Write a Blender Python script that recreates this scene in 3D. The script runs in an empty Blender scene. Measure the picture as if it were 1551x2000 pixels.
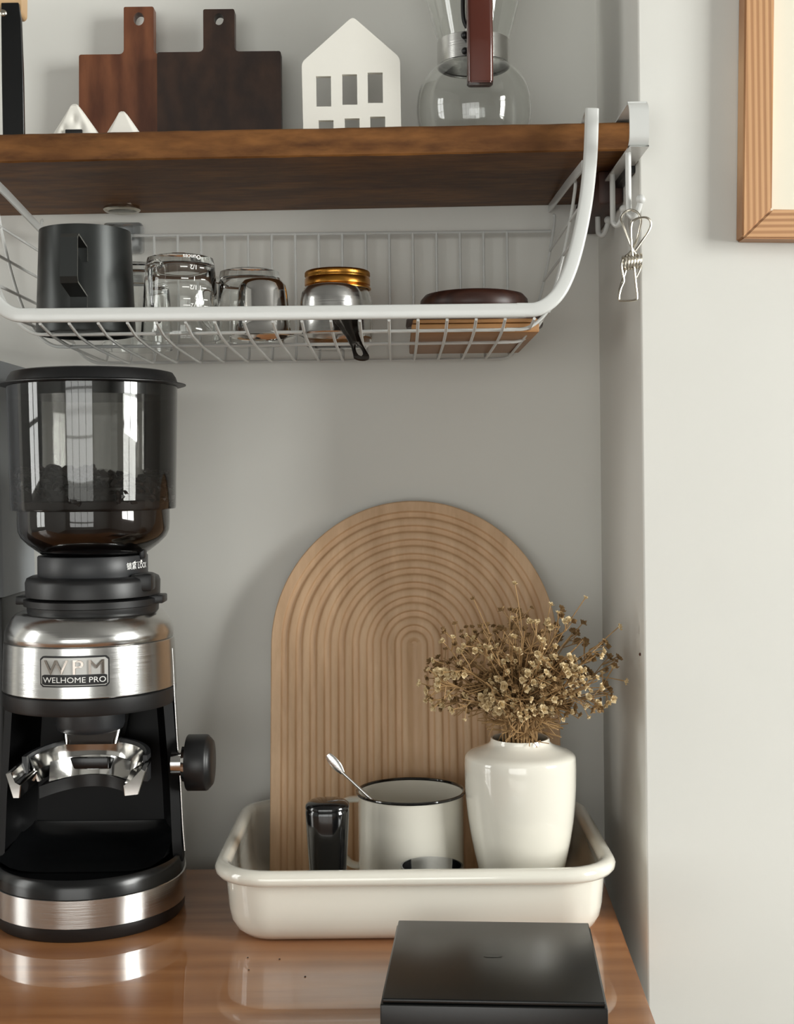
import bpy, bmesh, math, random
from mathutils import Vector, Matrix
random.seed(7)
PI = math.pi
S = bpy.context.scene
COL = S.collection

# ------------------------------------------------------------------ camera
F = 2558.0            # focal length in pixels of a 1551 x 2000 frame
TH = 0.0105           # camera roll
ZC = 1.255            # camera height over the floor; counter top is 0.355 lower
cam_d = bpy.data.cameras.new('camera')
cam = bpy.data.objects.new('camera', cam_d); COL.objects.link(cam)
cam_d.sensor_fit = 'VERTICAL'; cam_d.sensor_height = 24.0; cam_d.lens = 24.0 * F / 2000.0
cam_d.shift_y = -70.0 / 2000.0
cam_d.clip_start = 0.02
c, s = math.cos(TH), math.sin(TH)
cam.matrix_world = Matrix(((c, s, 0, 0), (0, 0, -1, 0), (-s, c, 0, ZC), (0, 0, 0, 1)))
S.camera = cam

# ------------------------------------------------------------------ world, light, exposure
S.view_settings.view_transform = 'Standard'
S.view_settings.look = 'None'
S.view_settings.gamma = 1.0
S.view_settings.exposure = 0.16
S.view_settings.use_curve_mapping = False
W = bpy.data.worlds.new('world'); S.world = W; W.use_nodes = True
W.node_tree.nodes['Background'].inputs[0].default_value = (0.80, 0.88, 1.0, 1)
W.node_tree.nodes['Background'].inputs[1].default_value = 0.5
WIN_R = 23.0          # daylight through the right-hand window
WIN_L = 7.0           # daylight through the left-hand window
FILL_B = 3.5           # added frontal fill, built as an unseen window behind the viewer
DAY = (0.985, 0.995, 0.962)

# ------------------------------------------------------------------ helpers
def P(px, py, Y):
    u = px - 775.5; v = 1000.0 - py - 70.0
    return Vector(((u + v * TH) * Y / F, Y, (v - u * TH) * Y / F))
def PZ(px, py, z):
    u = px - 775.5; v = 1000.0 - py - 70.0
    a = u + v * TH; b = v - u * TH
    Y = z * F / b
    return Vector((a * Y / F, Y, z))
def lin(r, g, b):
    f = lambda x: (x / 255.0) / 12.92 if x / 255.0 <= 0.04045 else ((x / 255.0 + 0.055) / 1.055) ** 2.4
    return (f(r), f(g), f(b), 1.0)

ORG = {}
def tag(o, label=None, cat=None, group=None, kind=None):
    if label: o['label'] = label
    if cat: o['category'] = cat
    if group: o['group'] = group
    if kind: o['kind'] = kind
    return o
def thing(name, loc, label, cat, group=None):
    o = bpy.data.objects.new(name, None); COL.objects.link(o)
    o.empty_display_size = 0.02
    loc = Vector(loc); ORG[o.name] = loc
    o.location = loc + Vector((0, 0, ZC))
    return tag(o, label, cat, group)
def obj(name, bm, mat, parent=None, loc=(0, 0, 0), smooth=40, kind=None, label=None, fix=True):
    if fix: bmesh.ops.recalc_face_normals(bm, faces=bm.faces)
    me = bpy.data.meshes.new(name)
    org = ORG[parent.name] if parent is not None else Vector(loc)
    for v in bm.verts: v.co -= org
    if smooth:
        for f in bm.faces: f.smooth = True
        lim = math.radians(smooth)
        for e in bm.edges:
            if len(e.link_faces) == 2 and e.calc_face_angle(0) > lim: e.smooth = False
    bm.to_mesh(me); bm.free()
    if isinstance(mat, (list, tuple)):
        for m in mat: me.materials.append(m)
    elif mat: me.materials.append(mat)
    o = bpy.data.objects.new(name, me); COL.objects.link(o)
    ORG[o.name] = org
    if parent is not None: o.parent = parent
    else: o.location = org + Vector((0, 0, ZC))
    if kind: o['kind'] = kind
    if label: o['label'] = label
    return o
NB = bmesh.new
def box(bm, x0, x1, y0, y1, z0, z1, bev=0.0, seg=2):
    vs = [bm.verts.new((x, y, z)) for x in (x0, x1) for y in (y0, y1) for z in (z0, z1)]
    fs = [bm.faces.new([vs[i] for i in q]) for q in
          ((0, 1, 3, 2), (4, 6, 7, 5), (0, 4, 5, 1), (2, 3, 7, 6), (0, 2, 6, 4), (1, 5, 7, 3))]
    if bev > 0:
        es = list({e for f in fs for e in f.edges})
        bmesh.ops.bevel(bm, geom=es, offset=bev, segments=seg, affect='EDGES', profile=0.5)
    return bm
def lathe(bm, cx, cy, prof, n=48, ang=(0, 2 * PI)):
    """prof: list of (r, z)"""
    full = abs(ang[1] - ang[0] - 2 * PI) < 1e-6
    rings = []
    m = n if full else n + 1
    for r, z in prof:
        if r < 1e-6:
            rings.append([bm.verts.new((cx, cy, z))])
        else:
            rings.append([bm.verts.new((cx + r * math.cos(ang[0] + (ang[1] - ang[0]) * i / n),
                                        cy + r * math.sin(ang[0] + (ang[1] - ang[0]) * i / n), z)) for i in range(m)])
    for a, b in zip(rings[:-1], rings[1:]):
        for i in range(n):
            j = (i + 1) % m
            if len(a) == 1 and len(b) == 1: continue
            if len(a) == 1: bm.faces.new((a[0], b[j], b[i]))
            elif len(b) == 1: bm.faces.new((a[i], a[j], b[0]))
            else: bm.faces.new((a[i], a[j], b[j], b[i]))
    return bm
def loft(bm, loops, cap0=True, cap1=True):
    rs = [[bm.verts.new(p) for p in L] for L in loops]
    n = len(rs[0])
    for a, b in zip(rs[:-1], rs[1:]):
        for i in range(n):
            j = (i + 1) % n
            bm.faces.new((a[i], a[j], b[j], b[i]))
    if cap0: bm.faces.new(rs[0][::-1])
    if cap1: bm.faces.new(rs[-1])
    return bm
def rr(cx, cy, hx, hy, r, n=6):
    """rounded rectangle loop in 2D"""
    r = max(min(r, hx - 1e-5, hy - 1e-5), 1e-5); out = []
    for k, (sx, sy) in enumerate(((1, 1), (-1, 1), (-1, -1), (1, -1))):
        for i in range(n + 1):
            a = PI / 2 * (k + i / n)
            out.append((cx + sx * (hx - r) + r * math.cos(a), cy + sy * (hy - r) + r * math.sin(a)))
    return out
def tube(bm, pts, r, n=8, closed=False, caps=True, flat=None, ref=None):
    """sweep a circle (or ellipse: flat=(ru, rv)) along pts. ref: fixed 'v' direction. r may be a list"""
    pts = [Vector(p) for p in pts]; N = len(pts); rings = []
    prev = None
    for i, p in enumerate(pts):
        if closed: t = (pts[(i + 1) % N] - pts[i - 1])
        else: t = pts[min(i + 1, N - 1)] - pts[max(i - 1, 0)]
        t.normalize()
        if ref is not None:
            vdir = Vector(ref); vdir = (vdir - t * vdir.dot(t)).normalized(); udir = vdir.cross(t)
        else:
            if prev is None:
                a = Vector((0, 0, 1)) if abs(t.z) < 0.9 else Vector((1, 0, 0))
                udir = t.cross(a).normalized()
            else: udir = (prev - t * prev.dot(t)).normalized()
            prev = udir; vdir = t.cross(udir)
        rad = r[i] if isinstance(r, (list, tuple)) else r
        ru, rv = (flat[0], flat[1]) if flat else (rad, rad)
        ring = []
        for k in range(n):
            th = 2 * PI * k / n
            cu, cv = math.cos(th), math.sin(th)
            if flat and n >= 12:    # squarer section
                e = 0.5
                cu = math.copysign(abs(cu) ** e, cu); cv = math.copysign(abs(cv) ** e, cv)
            ring.append(bm.verts.new(p + udir * (ru * cu) + vdir * (rv * cv)))
        rings.append(ring)
    R = rings + ([rings[0]] if closed else [])
    for a, b in zip(R[:-1], R[1:]):
        for k in range(n):
            j = (k + 1) % n
            bm.faces.new((a[k], a[j], b[j], b[k]))
    if caps and not closed:
        bm.faces.new(rings[0][::-1]); bm.faces.new(rings[-1])
    return bm
def spline(pts, per=6):
    """Catmull-Rom"""
    pts = [Vector(p) for p in pts]; out = []
    for i in range(len(pts) - 1):
        p0 = pts[max(i - 1, 0)]; p1 = pts[i]; p2 = pts[i + 1]; p3 = pts[min(i + 2, len(pts) - 1)]
        for k in range(per):
            t = k / per
            out.append(0.5 * ((2 * p1) + (p2 - p0) * t + (2 * p0 - 5 * p1 + 4 * p2 - p3) * t * t + (3 * p1 - p0 - 3 * p2 + p3) * t ** 3))
    out.append(pts[-1]); return out
def ball(bm, ctr, r, u=10, v=8, sc=(1, 1, 1)):
    m = Matrix.Translation(ctr) @ Matrix.Diagonal((sc[0], sc[1], sc[2], 1))
    bmesh.ops.create_uvsphere(bm, u_segments=u, v_segments=v, radius=r, matrix=m); return bm
def prism(bm, outline, f0, f1, holes=()):
    """outline 2D -> two 3D mappings f0 (back), f1 (front). holes = list of 2D loops"""
    for k, fn in enumerate((f0, f1)):
        vs = []; es = []
        tmp = bmesh.new()
        for L in [outline] + list(holes):
            vv = [tmp.verts.new((p[0], p[1], 0)) for p in L]
            es += [tmp.edges.new((vv[i], vv[(i + 1) % len(vv)])) for i in range(len(vv))]
        bmesh.ops.triangle_fill(tmp, use_beauty=True, use_dissolve=False, edges=es)
        tmp.verts.ensure_lookup_table()
        mp = {v: bm.verts.new(fn(v.co.x, v.co.y)) for v in tmp.verts}
        for f in tmp.faces:
            try: bm.faces.new([mp[v] for v in f.verts])
            except ValueError: pass
        tmp.free()
    for L in [outline] + list(holes):
        n = len(L)
        a = [bm.verts.new(f0(*p)) for p in L]; b = [bm.verts.new(f1(*p)) for p in L]
        for i in range(n):
            j = (i + 1) % n
            bm.faces.new((a[i], a[j], b[j], b[i]))
    bmesh.ops.remove_doubles(bm, verts=bm.verts, dist=1e-6)
    return bm
def text_bm(txt, size, fn, spacing=1.0, bold=0.0, xs=1.0, depth=0.0):
    """flat text; fn maps (x, y, d) in metres, centred, to 3D"""
    cu = bpy.data.curves.new('txt', 'FONT'); cu.body = txt; cu.size = size
    cu.align_x = 'CENTER'; cu.align_y = 'CENTER'; cu.space_character = spacing; cu.offset = bold
    cu.resolution_u = 3; cu.extrude = depth
    o = bpy.data.objects.new('txt', cu); COL.objects.link(o)
    dg = bpy.context.evaluated_depsgraph_get(); dg.update()
    me = bpy.data.meshes.new_from_object(o.evaluated_get(dg))
    bm = NB(); bm.from_mesh(me)
    xsm = [v.co.x for v in bm.verts]; ysm = [v.co.y for v in bm.verts]
    cx = (min(xsm) + max(xsm)) / 2 if xsm else 0; cy = (min(ysm) + max(ysm)) / 2 if ysm else 0
    for v in bm.verts: v.co = fn((v.co.x - cx) * xs, v.co.y - cy, v.co.z)
    bpy.data.objects.remove(o); bpy.data.curves.remove(cu); bpy.data.meshes.remove(me)
    return bm

# ------------------------------------------------------------------ materials
def newmat(name):
    m = bpy.data.materials.new(name); m.use_nodes = True
    return m, m.node_tree.nodes, m.node_tree.links, m.node_tree.nodes['Principled BSDF']
def setp(b, **k):
    for key, v in k.items():
        b.inputs[key.replace('_', ' ')].default_value = v
def plain(name, col, rough=0.5, metal=0.0, coat=0.0, bump=0.0, bscale=300.0, var=0.0, spec=0.5, aniso=0.0):
    m, n, l, b = newmat(name)
    setp(b, Base_Color=col, Roughness=rough, Metallic=metal, Coat_Weight=coat)
    b.inputs['Specular IOR Level'].default_value = spec
    b.inputs['Coat Roughness'].default_value = 0.05
    if aniso: b.inputs['Anisotropic'].default_value = aniso
    tc = n.new('ShaderNodeTexCoord')
    ns = n.new('ShaderNodeTexNoise'); ns.inputs['Scale'].default_value = bscale; ns.inputs['Detail'].default_value = 4
    l.new(tc.outputs['Object'], ns.inputs['Vector'])
    if bump:
        bp = n.new('ShaderNodeBump'); bp.inputs['Strength'].default_value = bump; bp.inputs['Distance'].default_value = 0.001
        l.new(ns.outputs['Fac'], bp.inputs['Height']); l.new(bp.outputs[0], b.inputs['Normal'])
    n2 = n.new('ShaderNodeTexNoise'); n2.inputs['Scale'].default_value = 14; n2.inputs['Detail'].default_value = 3
    l.new(tc.outputs['Object'], n2.inputs['Vector'])
    mr = n.new('ShaderNodeMapRange'); mr.inputs['To Min'].default_value = max(rough - 0.04, 0.0); mr.inputs['To Max'].default_value = rough + 0.04
    l.new(n2.outputs['Fac'], mr.inputs['Value']); l.new(mr.outputs[0], b.inputs['Roughness'])
    if var:
        cr = n.new('ShaderNodeMix'); cr.data_type = 'RGBA'; cr.blend_type = 'MIX'
        cr.inputs['A'].default_value = tuple(x * (1 - var) for x in col[:3]) + (1,)
        cr.inputs['B'].default_value = tuple(min(x * (1 + var), 1) for x in col[:3]) + (1,)
        l.new(n2.outputs['Fac'], cr.inputs['Factor']); l.new(cr.outputs['Result'], b.inputs['Base Color'])
    return m
def wood(name, c1, c2, c3=None, scale=(1, 1, 1), rings=30.0, rough=0.5, bump=0.15, dist=3.0, coat=0.0, axis='X', fine=1.0, ang=None, wmix=0.5, coatr=0.06):
    m, n, l, b = newmat(name)
    b.inputs['Roughness'].default_value = rough; b.inputs['Coat Weight'].default_value = coat
    b.inputs['Coat Roughness'].default_value = coatr
    tc = n.new('ShaderNodeTexCoord'); mp = n.new('ShaderNodeMapping')
    mp.inputs['Scale'].default_value = scale
    if ang: mp.inputs['Rotation'].default_value = ang
    l.new(tc.outputs['Object'], mp.inputs['Vector'])
    wv = n.new('ShaderNodeTexWave'); wv.wave_type = 'BANDS'; wv.bands_direction = axis; wv.wave_profile = 'SIN'
    wv.inputs['Scale'].default_value = rings; wv.inputs['Distortion'].default_value = dist
    wv.inputs['Detail'].default_value = 3; wv.inputs['Detail Scale'].default_value = 1.2
    l.new(mp.outputs[0], wv.inputs['Vector'])
    ns = n.new('ShaderNodeTexNoise'); ns.inputs['Scale'].default_value = 60 * fine; ns.inputs['Detail'].default_value = 8; ns.inputs['Roughness'].default_value = 0.6
    l.new(mp.outputs[0], ns.inputs['Vector'])
    big = n.new('ShaderNodeTexNoise'); big.inputs['Scale'].default_value = 9; big.inputs['Detail'].default_value = 3
    l.new(mp.outputs[0], big.inputs['Vector'])
    ma = n.new('ShaderNodeMix'); ma.data_type = 'FLOAT'; ma.inputs['Factor'].default_value = wmix
    l.new(ns.outputs['Fac'], ma.inputs['A']); l.new(wv.outputs['Fac'], ma.inputs['B'])
    cr = n.new('ShaderNodeValToRGB')
    cr.color_ramp.elements[0].position = 0.25; cr.color_ramp.elements[0].color = c1
    cr.color_ramp.elements[1].position = 0.75; cr.color_ramp.elements[1].color = c2
    l.new(ma.outputs['Result'], cr.inputs['Fac'])
    mx = n.new('ShaderNodeMix'); mx.data_type = 'RGBA'; mx.inputs['B'].default_value = c3 or c1
    ramp = n.new('ShaderNodeMapRange'); ramp.inputs['From Min'].default_value = 0.45; ramp.inputs['From Max'].default_value = 0.7; ramp.inputs['To Max'].default_value = 0.65
    l.new(big.outputs['Fac'], ramp.inputs['Value']); l.new(ramp.outputs[0], mx.inputs['Factor'])
    l.new(cr.outputs[0], mx.inputs['A']); l.new(mx.outputs['Result'], b.inputs['Base Color'])
    bp = n.new('ShaderNodeBump'); bp.inputs['Strength'].default_value = bump; bp.inputs['Distance'].default_value = 0.001
    l.new(ma.outputs['Result'], bp.inputs['Height']); l.new(bp.outputs[0], b.inputs['Normal'])
    return m
def brushed(name, col, rough=0.3, scale=(1, 1, 60), strength=0.25):
    m, n, l, b = newmat(name)
    setp(b, Base_Color=col, Metallic=1.0, Roughness=rough)
    tc = n.new('ShaderNodeTexCoord'); mp = n.new('ShaderNodeMapping'); mp.inputs['Scale'].default_value = scale
    ns = n.new('ShaderNodeTexNoise'); ns.inputs['Scale'].default_value = 25; ns.inputs['Detail'].default_value = 5
    l.new(tc.outputs['Object'], mp.inputs['Vector']); l.new(mp.outputs[0], ns.inputs['Vector'])
    mr = n.new('ShaderNodeMapRange'); mr.inputs['To Min'].default_value = rough - 0.07; mr.inputs['To Max'].default_value = rough + 0.1
    l.new(ns.outputs['Fac'], mr.inputs['Value']); l.new(mr.outputs[0], b.inputs['Roughness'])
    bp = n.new('ShaderNodeBump'); bp.inputs['Strength'].default_value = strength; bp.inputs['Distance'].default_value = 0.0002
    l.new(ns.outputs['Fac'], bp.inputs['Height']); l.new(bp.outputs[0], b.inputs['Normal'])
    return m
def glass(name, col=(1, 1, 1, 1), rough=0.0, ior=1.46):
    m, n, l, b = newmat(name)
    setp(b, Base_Color=col, Roughness=rough, IOR=ior, Transmission_Weight=1.0)
    return m
def tinted(name, col, rough=0.03, ior=1.5):
    """thin tinted plastic sheet: see-through tint plus surface gloss"""
    m, n, l, b = newmat(name); n.remove(b)
    out = n['Material Output']
    tr = n.new('ShaderNodeBsdfTransparent'); tr.inputs[0].default_value = col
    gl = n.new('ShaderNodeBsdfGlossy'); gl.inputs['Roughness'].default_value = rough; gl.inputs[0].default_value = (1, 1, 1, 1)
    fr = n.new('ShaderNodeFresnel'); fr.inputs[0].default_value = ior
    mx = n.new('ShaderNodeMixShader')
    l.new(fr.outputs[0], mx.inputs[0]); l.new(tr.outputs[0], mx.inputs[1]); l.new(gl.outputs[0], mx.inputs[2]); l.new(mx.outputs[0], out.inputs[0])
    return m
def emit(name, col, st):
    m, n, l, b = newmat(name); n.remove(b)
    e = n.new('ShaderNodeEmission'); e.inputs[0].default_value = col; e.inputs[1].default_value = st
    l.new(e.outputs[0], n['Material Output'].inputs[0]); return m

M = {}
M['wall'] = plain('wall_paint', lin(223, 222, 216), 0.55, bump=0.06, bscale=90, var=0.02, spec=0.3)
M['room'] = plain('room_paint', lin(176, 175, 172), 0.8, var=0.03)
M['ceil'] = plain('ceiling_paint', lin(120, 119, 117), 0.9, var=0.02)
M['floor'] = wood('floor_wood', lin(80, 68, 58), lin(105, 92, 80), scale=(1, 8, 1), rings=6, rough=0.45)
M['counter'] = wood('counter_wood', lin(150, 94, 52), lin(194, 136, 86), lin(148, 94, 54), scale=(0.6, 5, 5), rings=2.2, dist=9, rough=0.4, bump=0.02, coat=1.0, axis='Y', fine=0.3, wmix=0.22, coatr=0.02)
M['shelf'] = wood('shelf_wood', lin(72, 43, 20), lin(132, 88, 46), lin(82, 49, 23), scale=(1.4, 5, 5), rings=3, dist=9, rough=0.5, bump=0.3, axis='Z', fine=0.45, wmix=0.22)
M['shelf'].node_tree.nodes['Principled BSDF'].inputs['Specular IOR Level'].default_value = 0.2
M['arch'] = wood('beech_wood', lin(200, 162, 124), lin(224, 188, 150), lin(208, 170, 132), scale=(7, 7, 0.6), rings=1.6, dist=9, rough=0.5, bump=0.04, axis='X', fine=0.5, wmix=0.25)
M['board_red'] = wood('cherry_wood', lin(84, 46, 28), lin(130, 80, 52), lin(96, 50, 32), scale=(5, 5, 1.2), rings=2.5, dist=12, rough=0.4, bump=0.05, axis='X', fine=0.35, wmix=0.3)
M['board_dark'] = wood('walnut_wood', lin(42, 26, 18), lin(66, 43, 30), lin(34, 21, 16), scale=(4, 4, 2.5), rings=2.5, dist=14, rough=0.45, bump=0.3, axis='X', fine=0.5, wmix=0.3)
M['frame_v'] = wood('larch_upright', lin(158, 112, 76), lin(206, 162, 118), lin(190, 142, 98), scale=(1, 1, 0.04), rings=68, dist=1.2, rough=0.5, bump=0.12, axis='X', fine=1.5, wmix=0.8)
M['frame_h'] = wood('larch_crosspiece', lin(158, 112, 76), lin(206, 162, 118), lin(190, 142, 98), scale=(0.04, 1, 1), rings=68, dist=1.2, rough=0.5, bump=0.12, axis='Z', fine=1.5, wmix=0.8)
M['pale_wood'] = wood('pale_wood', lin(150, 106, 62), lin(176, 130, 82), scale=(1, 6, 8), rings=4, wmix=0.3, rough=0.5, axis='Z')
M['lid_brown'] = wood('dark_lid_wood', lin(50, 27, 20), lin(66, 38, 28), scale=(1, 6, 4), rings=8, rough=0.42, axis='Y', bump=0.05)
M['cleat'] = wood('cleat_wood', lin(52, 28, 20), lin(70, 40, 28), scale=(4, 1, 4), rings=6, rough=0.5)
M['handle_wood'] = plain('varnished_red_wood', lin(78, 32, 20), 0.25, coat=0.6, var=0.2)
M['white_metal'] = plain('white_powder_coat', lin(206, 207, 204), 0.3, coat=0.3, var=0.01)
M['enamel'] = plain('white_enamel', lin(232, 228, 216), 0.12, coat=0.8, var=0.01)
M['porcelain'] = plain('white_porcelain', lin(234, 230, 218), 0.1, coat=0.7, var=0.01)
M['matte_ceramic'] = plain('matte_white_ceramic', lin(228, 225, 216), 0.55, bump=0.05, bscale=200, var=0.02)
M['black_rim'] = plain('black_enamel', lin(14, 13, 13), 0.12, coat=0.6)
M['black_gloss'] = plain('black_lacquer', lin(10, 10, 11), 0.13, coat=0.5)
M['black_plastic'] = plain('black_plastic', lin(22, 22, 23), 0.4, bump=0.03, bscale=900)
M['black_satin'] = plain('black_satin_plastic', lin(12, 13, 14), 0.24)
M['black_deep'] = plain('deep_black_plastic', lin(8, 8, 9), 0.5, spec=0.2)
M['grey_plastic'] = plain('dark_grey_plastic', lin(40, 41, 43), 0.42, bump=0.03, bscale=900)
M['pitcher'] = plain('black_coated_steel', lin(48, 50, 49), 0.36, metal=0.55, bump=0.02, bscale=1200)
M['steel'] = brushed('brushed_steel', (0.64, 0.635, 0.62, 1), 0.2, (1, 1, 50))
M['chrome'] = plain('polished_chrome', (0.72, 0.71, 0.69, 1), 0.1, metal=1.0)
M['wire_steel'] = plain('steel_wire', (0.62, 0.58, 0.50, 1), 0.25, metal=1.0)
M['gold'] = plain('gold_metal', lin(196, 138, 62), 0.28, metal=1.0)
M['dark_steel'] = plain('dark_steel', lin(70, 66, 62), 0.3, metal=1.0)
M['glass'] = glass('clear_glass', (0.97, 0.98, 0.97, 1))
M['plastic_clear'] = tinted('clear_plastic', (0.82, 0.83, 0.84, 1), 0.15)
M['smoke'] = tinted('smoky_plastic', (0.70, 0.70, 0.69, 1), 0.03, 1.6)
M['smoke_glass'] = tinted('smoky_glass', (0.84, 0.85, 0.87, 1), 0.05, 1.5)
M['bean'] = plain('coffee_bean', lin(38, 24, 17), 0.35, var=0.3)
M['grain'] = plain('brown_sugar', lin(172, 118, 62), 0.6, bump=0.8, bscale=500, var=0.35)
M['appliance'] = plain('grey_appliance_paint', lin(140, 144, 148), 0.45, bump=0.02)
M['box_black'] = plain('black_box_plastic', lin(15, 16, 16), 0.3, bump=0.02, bscale=1500)
M['box_mark'] = plain('faint_mark', lin(34, 35, 35), 0.35)
M['white_print'] = plain('white_print', lin(235, 235, 232), 0.5)
M['silver_print'] = plain('silver_letters', (0.42, 0.37, 0.33, 1), 0.2, metal=1.0)
M['badge'] = plain('badge_silver', lin(190, 190, 186), 0.4, metal=0.3)
M['paper'] = plain('cream_paper', lin(232, 226, 208), 0.7, var=0.03)
M['stem'] = plain('dry_stem', lin(168, 134, 90), 0.7, var=0.2)
M['floret'] = plain('dry_floret', lin(214, 192, 150), 0.75, var=0.25)
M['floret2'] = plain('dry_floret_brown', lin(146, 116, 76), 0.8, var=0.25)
M['knob_wood'] = plain('pale_knob_wood', lin(205, 170, 128), 0.4, var=0.06)
M['frame_white'] = plain('window_paint', lin(220, 218, 212), 0.5)

# ------------------------------------------------------------------ the room
YW = 1.24; YF = 1.03; XJ = 0.193         # back wall, wall face right of the alcove, alcove side
FLR = -ZC; CEI = 1.35
XL, XR, YB = -2.1, 2.25, -2.3
def structure(name, bm, mat, **k): return obj(name, bm, mat, kind='structure', **k)
structure('floor', box(NB(), XL - .1, XR + .1, YB - .1, YW + .1, FLR - .05, FLR), M['floor'], smooth=0)
structure('ceiling', box(NB(), XL - .1, XR + .1, YB - .1, YW + .1, CEI, CEI + .05), M['ceil'], smooth=0)
structure('wall_back', box(NB(), XL - .1, XJ + .05, YW, YW + .1, FLR, CEI), M['wall'], smooth=0)
bm = NB()
L = [(XJ, YW + .1), (XJ, YF + .0018)] + [(XJ + .0018 - .0018 * math.cos(a), YF + .0018 - .0018 * math.sin(a)) for a in (PI / 8, PI / 4, 3 * PI / 8)] + [(XJ + .0018, YF), (XR + .1, YF), (XR + .1, YW + .1)]
loft(bm, [[(x, y, FLR) for x, y in L], [(x, y, CEI) for x, y in L]])
structure('wall_right', bm, M['wall'], smooth=50)

def windowed_wall(name, fn, s0, s1, w0, w1, z0, z1, th=.1):
    """wall spanning s0..s1 with an opening w0..w1 x z0..z1; fn(s, t, z)->co"""
    bm = NB()
    def blk(a, b, c_, d):
        if b - a < 1e-4 or d - c_ < 1e-4: return
        vs = [bm.verts.new(fn(x, t, z)) for x in (a, b) for t in (0, th) for z in (c_, d)]
        for q in ((0, 1, 3, 2), (4, 6, 7, 5), (0, 4, 5, 1), (2, 3, 7, 6), (0, 2, 6, 4), (1, 5, 7, 3)): bm.faces.new([vs[i] for i in q])
    blk(s0, w0, FLR, CEI); blk(w1, s1, FLR, CEI); blk(w0, w1, FLR, z0); blk(w0, w1, z1, CEI)
    structure(name, bm, M['room'], smooth=0)
def window(name, fn, w0, w1, z0, z1, strength, cols=2, rows=4):
    bm = NB()
    vs = [bm.verts.new(fn(s_, .06, z)) for s_, z in ((w0, z0), (w1, z0), (w1, z1), (w0, z1))]
    bm.faces.new(vs)
    m = emit(name + '_daylight', DAY + (1,), strength)
    w = structure(name, bm, m, smooth=0, fix=False)
    tmp = []
    for k in range(cols + 1):
        x = w0 + (w1 - w0) * k / cols; hw = .03 if k in (0, cols) else .018
        tmp.append((x - hw, x + hw, z0, z1))
    for k in range(rows + 1):
        z = z0 + (z1 - z0) * k / rows; hw = .03 if k in (0, rows) else .012
        tmp.append((w0, w1, z - hw, z + hw))
    for a, b, c_, d in tmp:
        bm = NB()
        vs = [bm.verts.new(fn(x, t, z)) for x in (a, b) for t in (.01, .04) for z in (c_, d)]
        for q in ((0, 1, 3, 2), (4, 6, 7, 5), (0, 4, 5, 1), (2, 3, 7, 6), (0, 2, 6, 4), (1, 5, 7, 3)): bm.faces.new([vs[i] for i in q])
        obj('window_bar', bm, M['frame_white'], w, smooth=0)
fR = lambda s_, t, z: (XR + t, s_, z)
fL = lambda s_, t, z: (XL - t, s_, z)
fB = lambda s_, t, z: (s_, YB - t, z)
windowed_wall('wall_far_right', fR, YB, YF, -0.75, 0.35, -0.25, 1.05)
window('window_1', fR, -0.75, 0.35, -0.25, 1.05, WIN_R)
windowed_wall('wall_left', fL, YB, YW, 0.15, 0.75, -0.35, 0.95)
window('window_2', fL, 0.15, 0.75, -0.35, 0.95, WIN_L)
windowed_wall('wall_front', fB, XL - .1, XR + .1, -1.7, 0.5, -0.75, 0.55)
window('frontal_fill', fB, -1.7, 0.5, -0.75, 0.55, FILL_B, 4, 3)  # glowing panes added behind the camera for broad, soft frontal light

# ------------------------------------------------------------------ counter
CT = -0.355
pa = PZ(1196, 1764, CT); pb = PZ(1282, 2000, CT)
dirx = (pb.x - pa.x) / (pb.y - pa.y)
cr_x = lambda y: pa.x + dirx * (y - pa.y)
ctr = thing('counter', (-0.3, 0.9, FLR), 'glossy orange-brown wooden counter along the bottom of the alcove', 'counter')
bm = NB(); y0, y1 = 0.55, 1.19
Lp = [(-1.3, y0), (cr_x(y0), y0), (cr_x(y1), y1), (-1.3, y1)]
loft(bm, [[(x, y, CT - .03) for x, y in Lp], [(x, y, CT) for x, y in Lp]])
bmesh.ops.bevel(bm, geom=list(bm.edges), offset=.0015, segments=2, affect='EDGES')
obj('worktop', bm, M['counter'], ctr)
for x in (-1.28, 0.12): obj('side_panel', box(NB(), x, x + .018, .58, 1.17, FLR, CT - .03, .001), M['room'], ctr)
obj('front_panel', box(NB(), -1.262, .12, .58, .598, FLR, CT - .03, .001), M['room'], ctr)

# ------------------------------------------------------------------ shelf
ST = lambda x: 0.2733 + 0.0089 * (x + 0.313)
SB = lambda x: ST(x) - 0.0225
bm = NB(); random.seed(3)
N = 90; xs = [-1.0 + (0.1876 + 1.0) * i / N for i in range(N + 1)]
loops = []
for x in xs:
    j = lambda k: random.uniform(-k, k)
    yf = 1.034
    loops.append([(x, yf + .0012 + j(.0004), SB(x) + j(.0003)), (x, yf + j(.0002), SB(x) + .0012), (x, yf + j(.0002), ST(x) - .0014),
                  (x, yf + .0014 + j(.0004), ST(x) + j(.0002)), (x, 1.2385, ST(x)), (x, 1.2385, SB(x))])
loft(bm, loops)
sh = obj('wall_shelf', bm, M['shelf'], loc=(0, 1.13, ST(0)), smooth=30)
tag(sh, 'thick rough brown wooden shelf board across the top of the alcove', 'shelf')
cl = thing('shelf_support', (.18, 1.17, .24), 'dark wooden cleat under the right end of the brown shelf', 'bracket')
obj('cleat', box(NB(), .1715, .1925, 1.10, 1.2385, .2265, SB(.17) - .0003, .003), M['cleat'], cl)
obj('strap', box(NB(), .186, .1925, 1.045, 1.13, .240, SB(.19) - .0003, .001), M['black_plastic'], cl)
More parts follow.
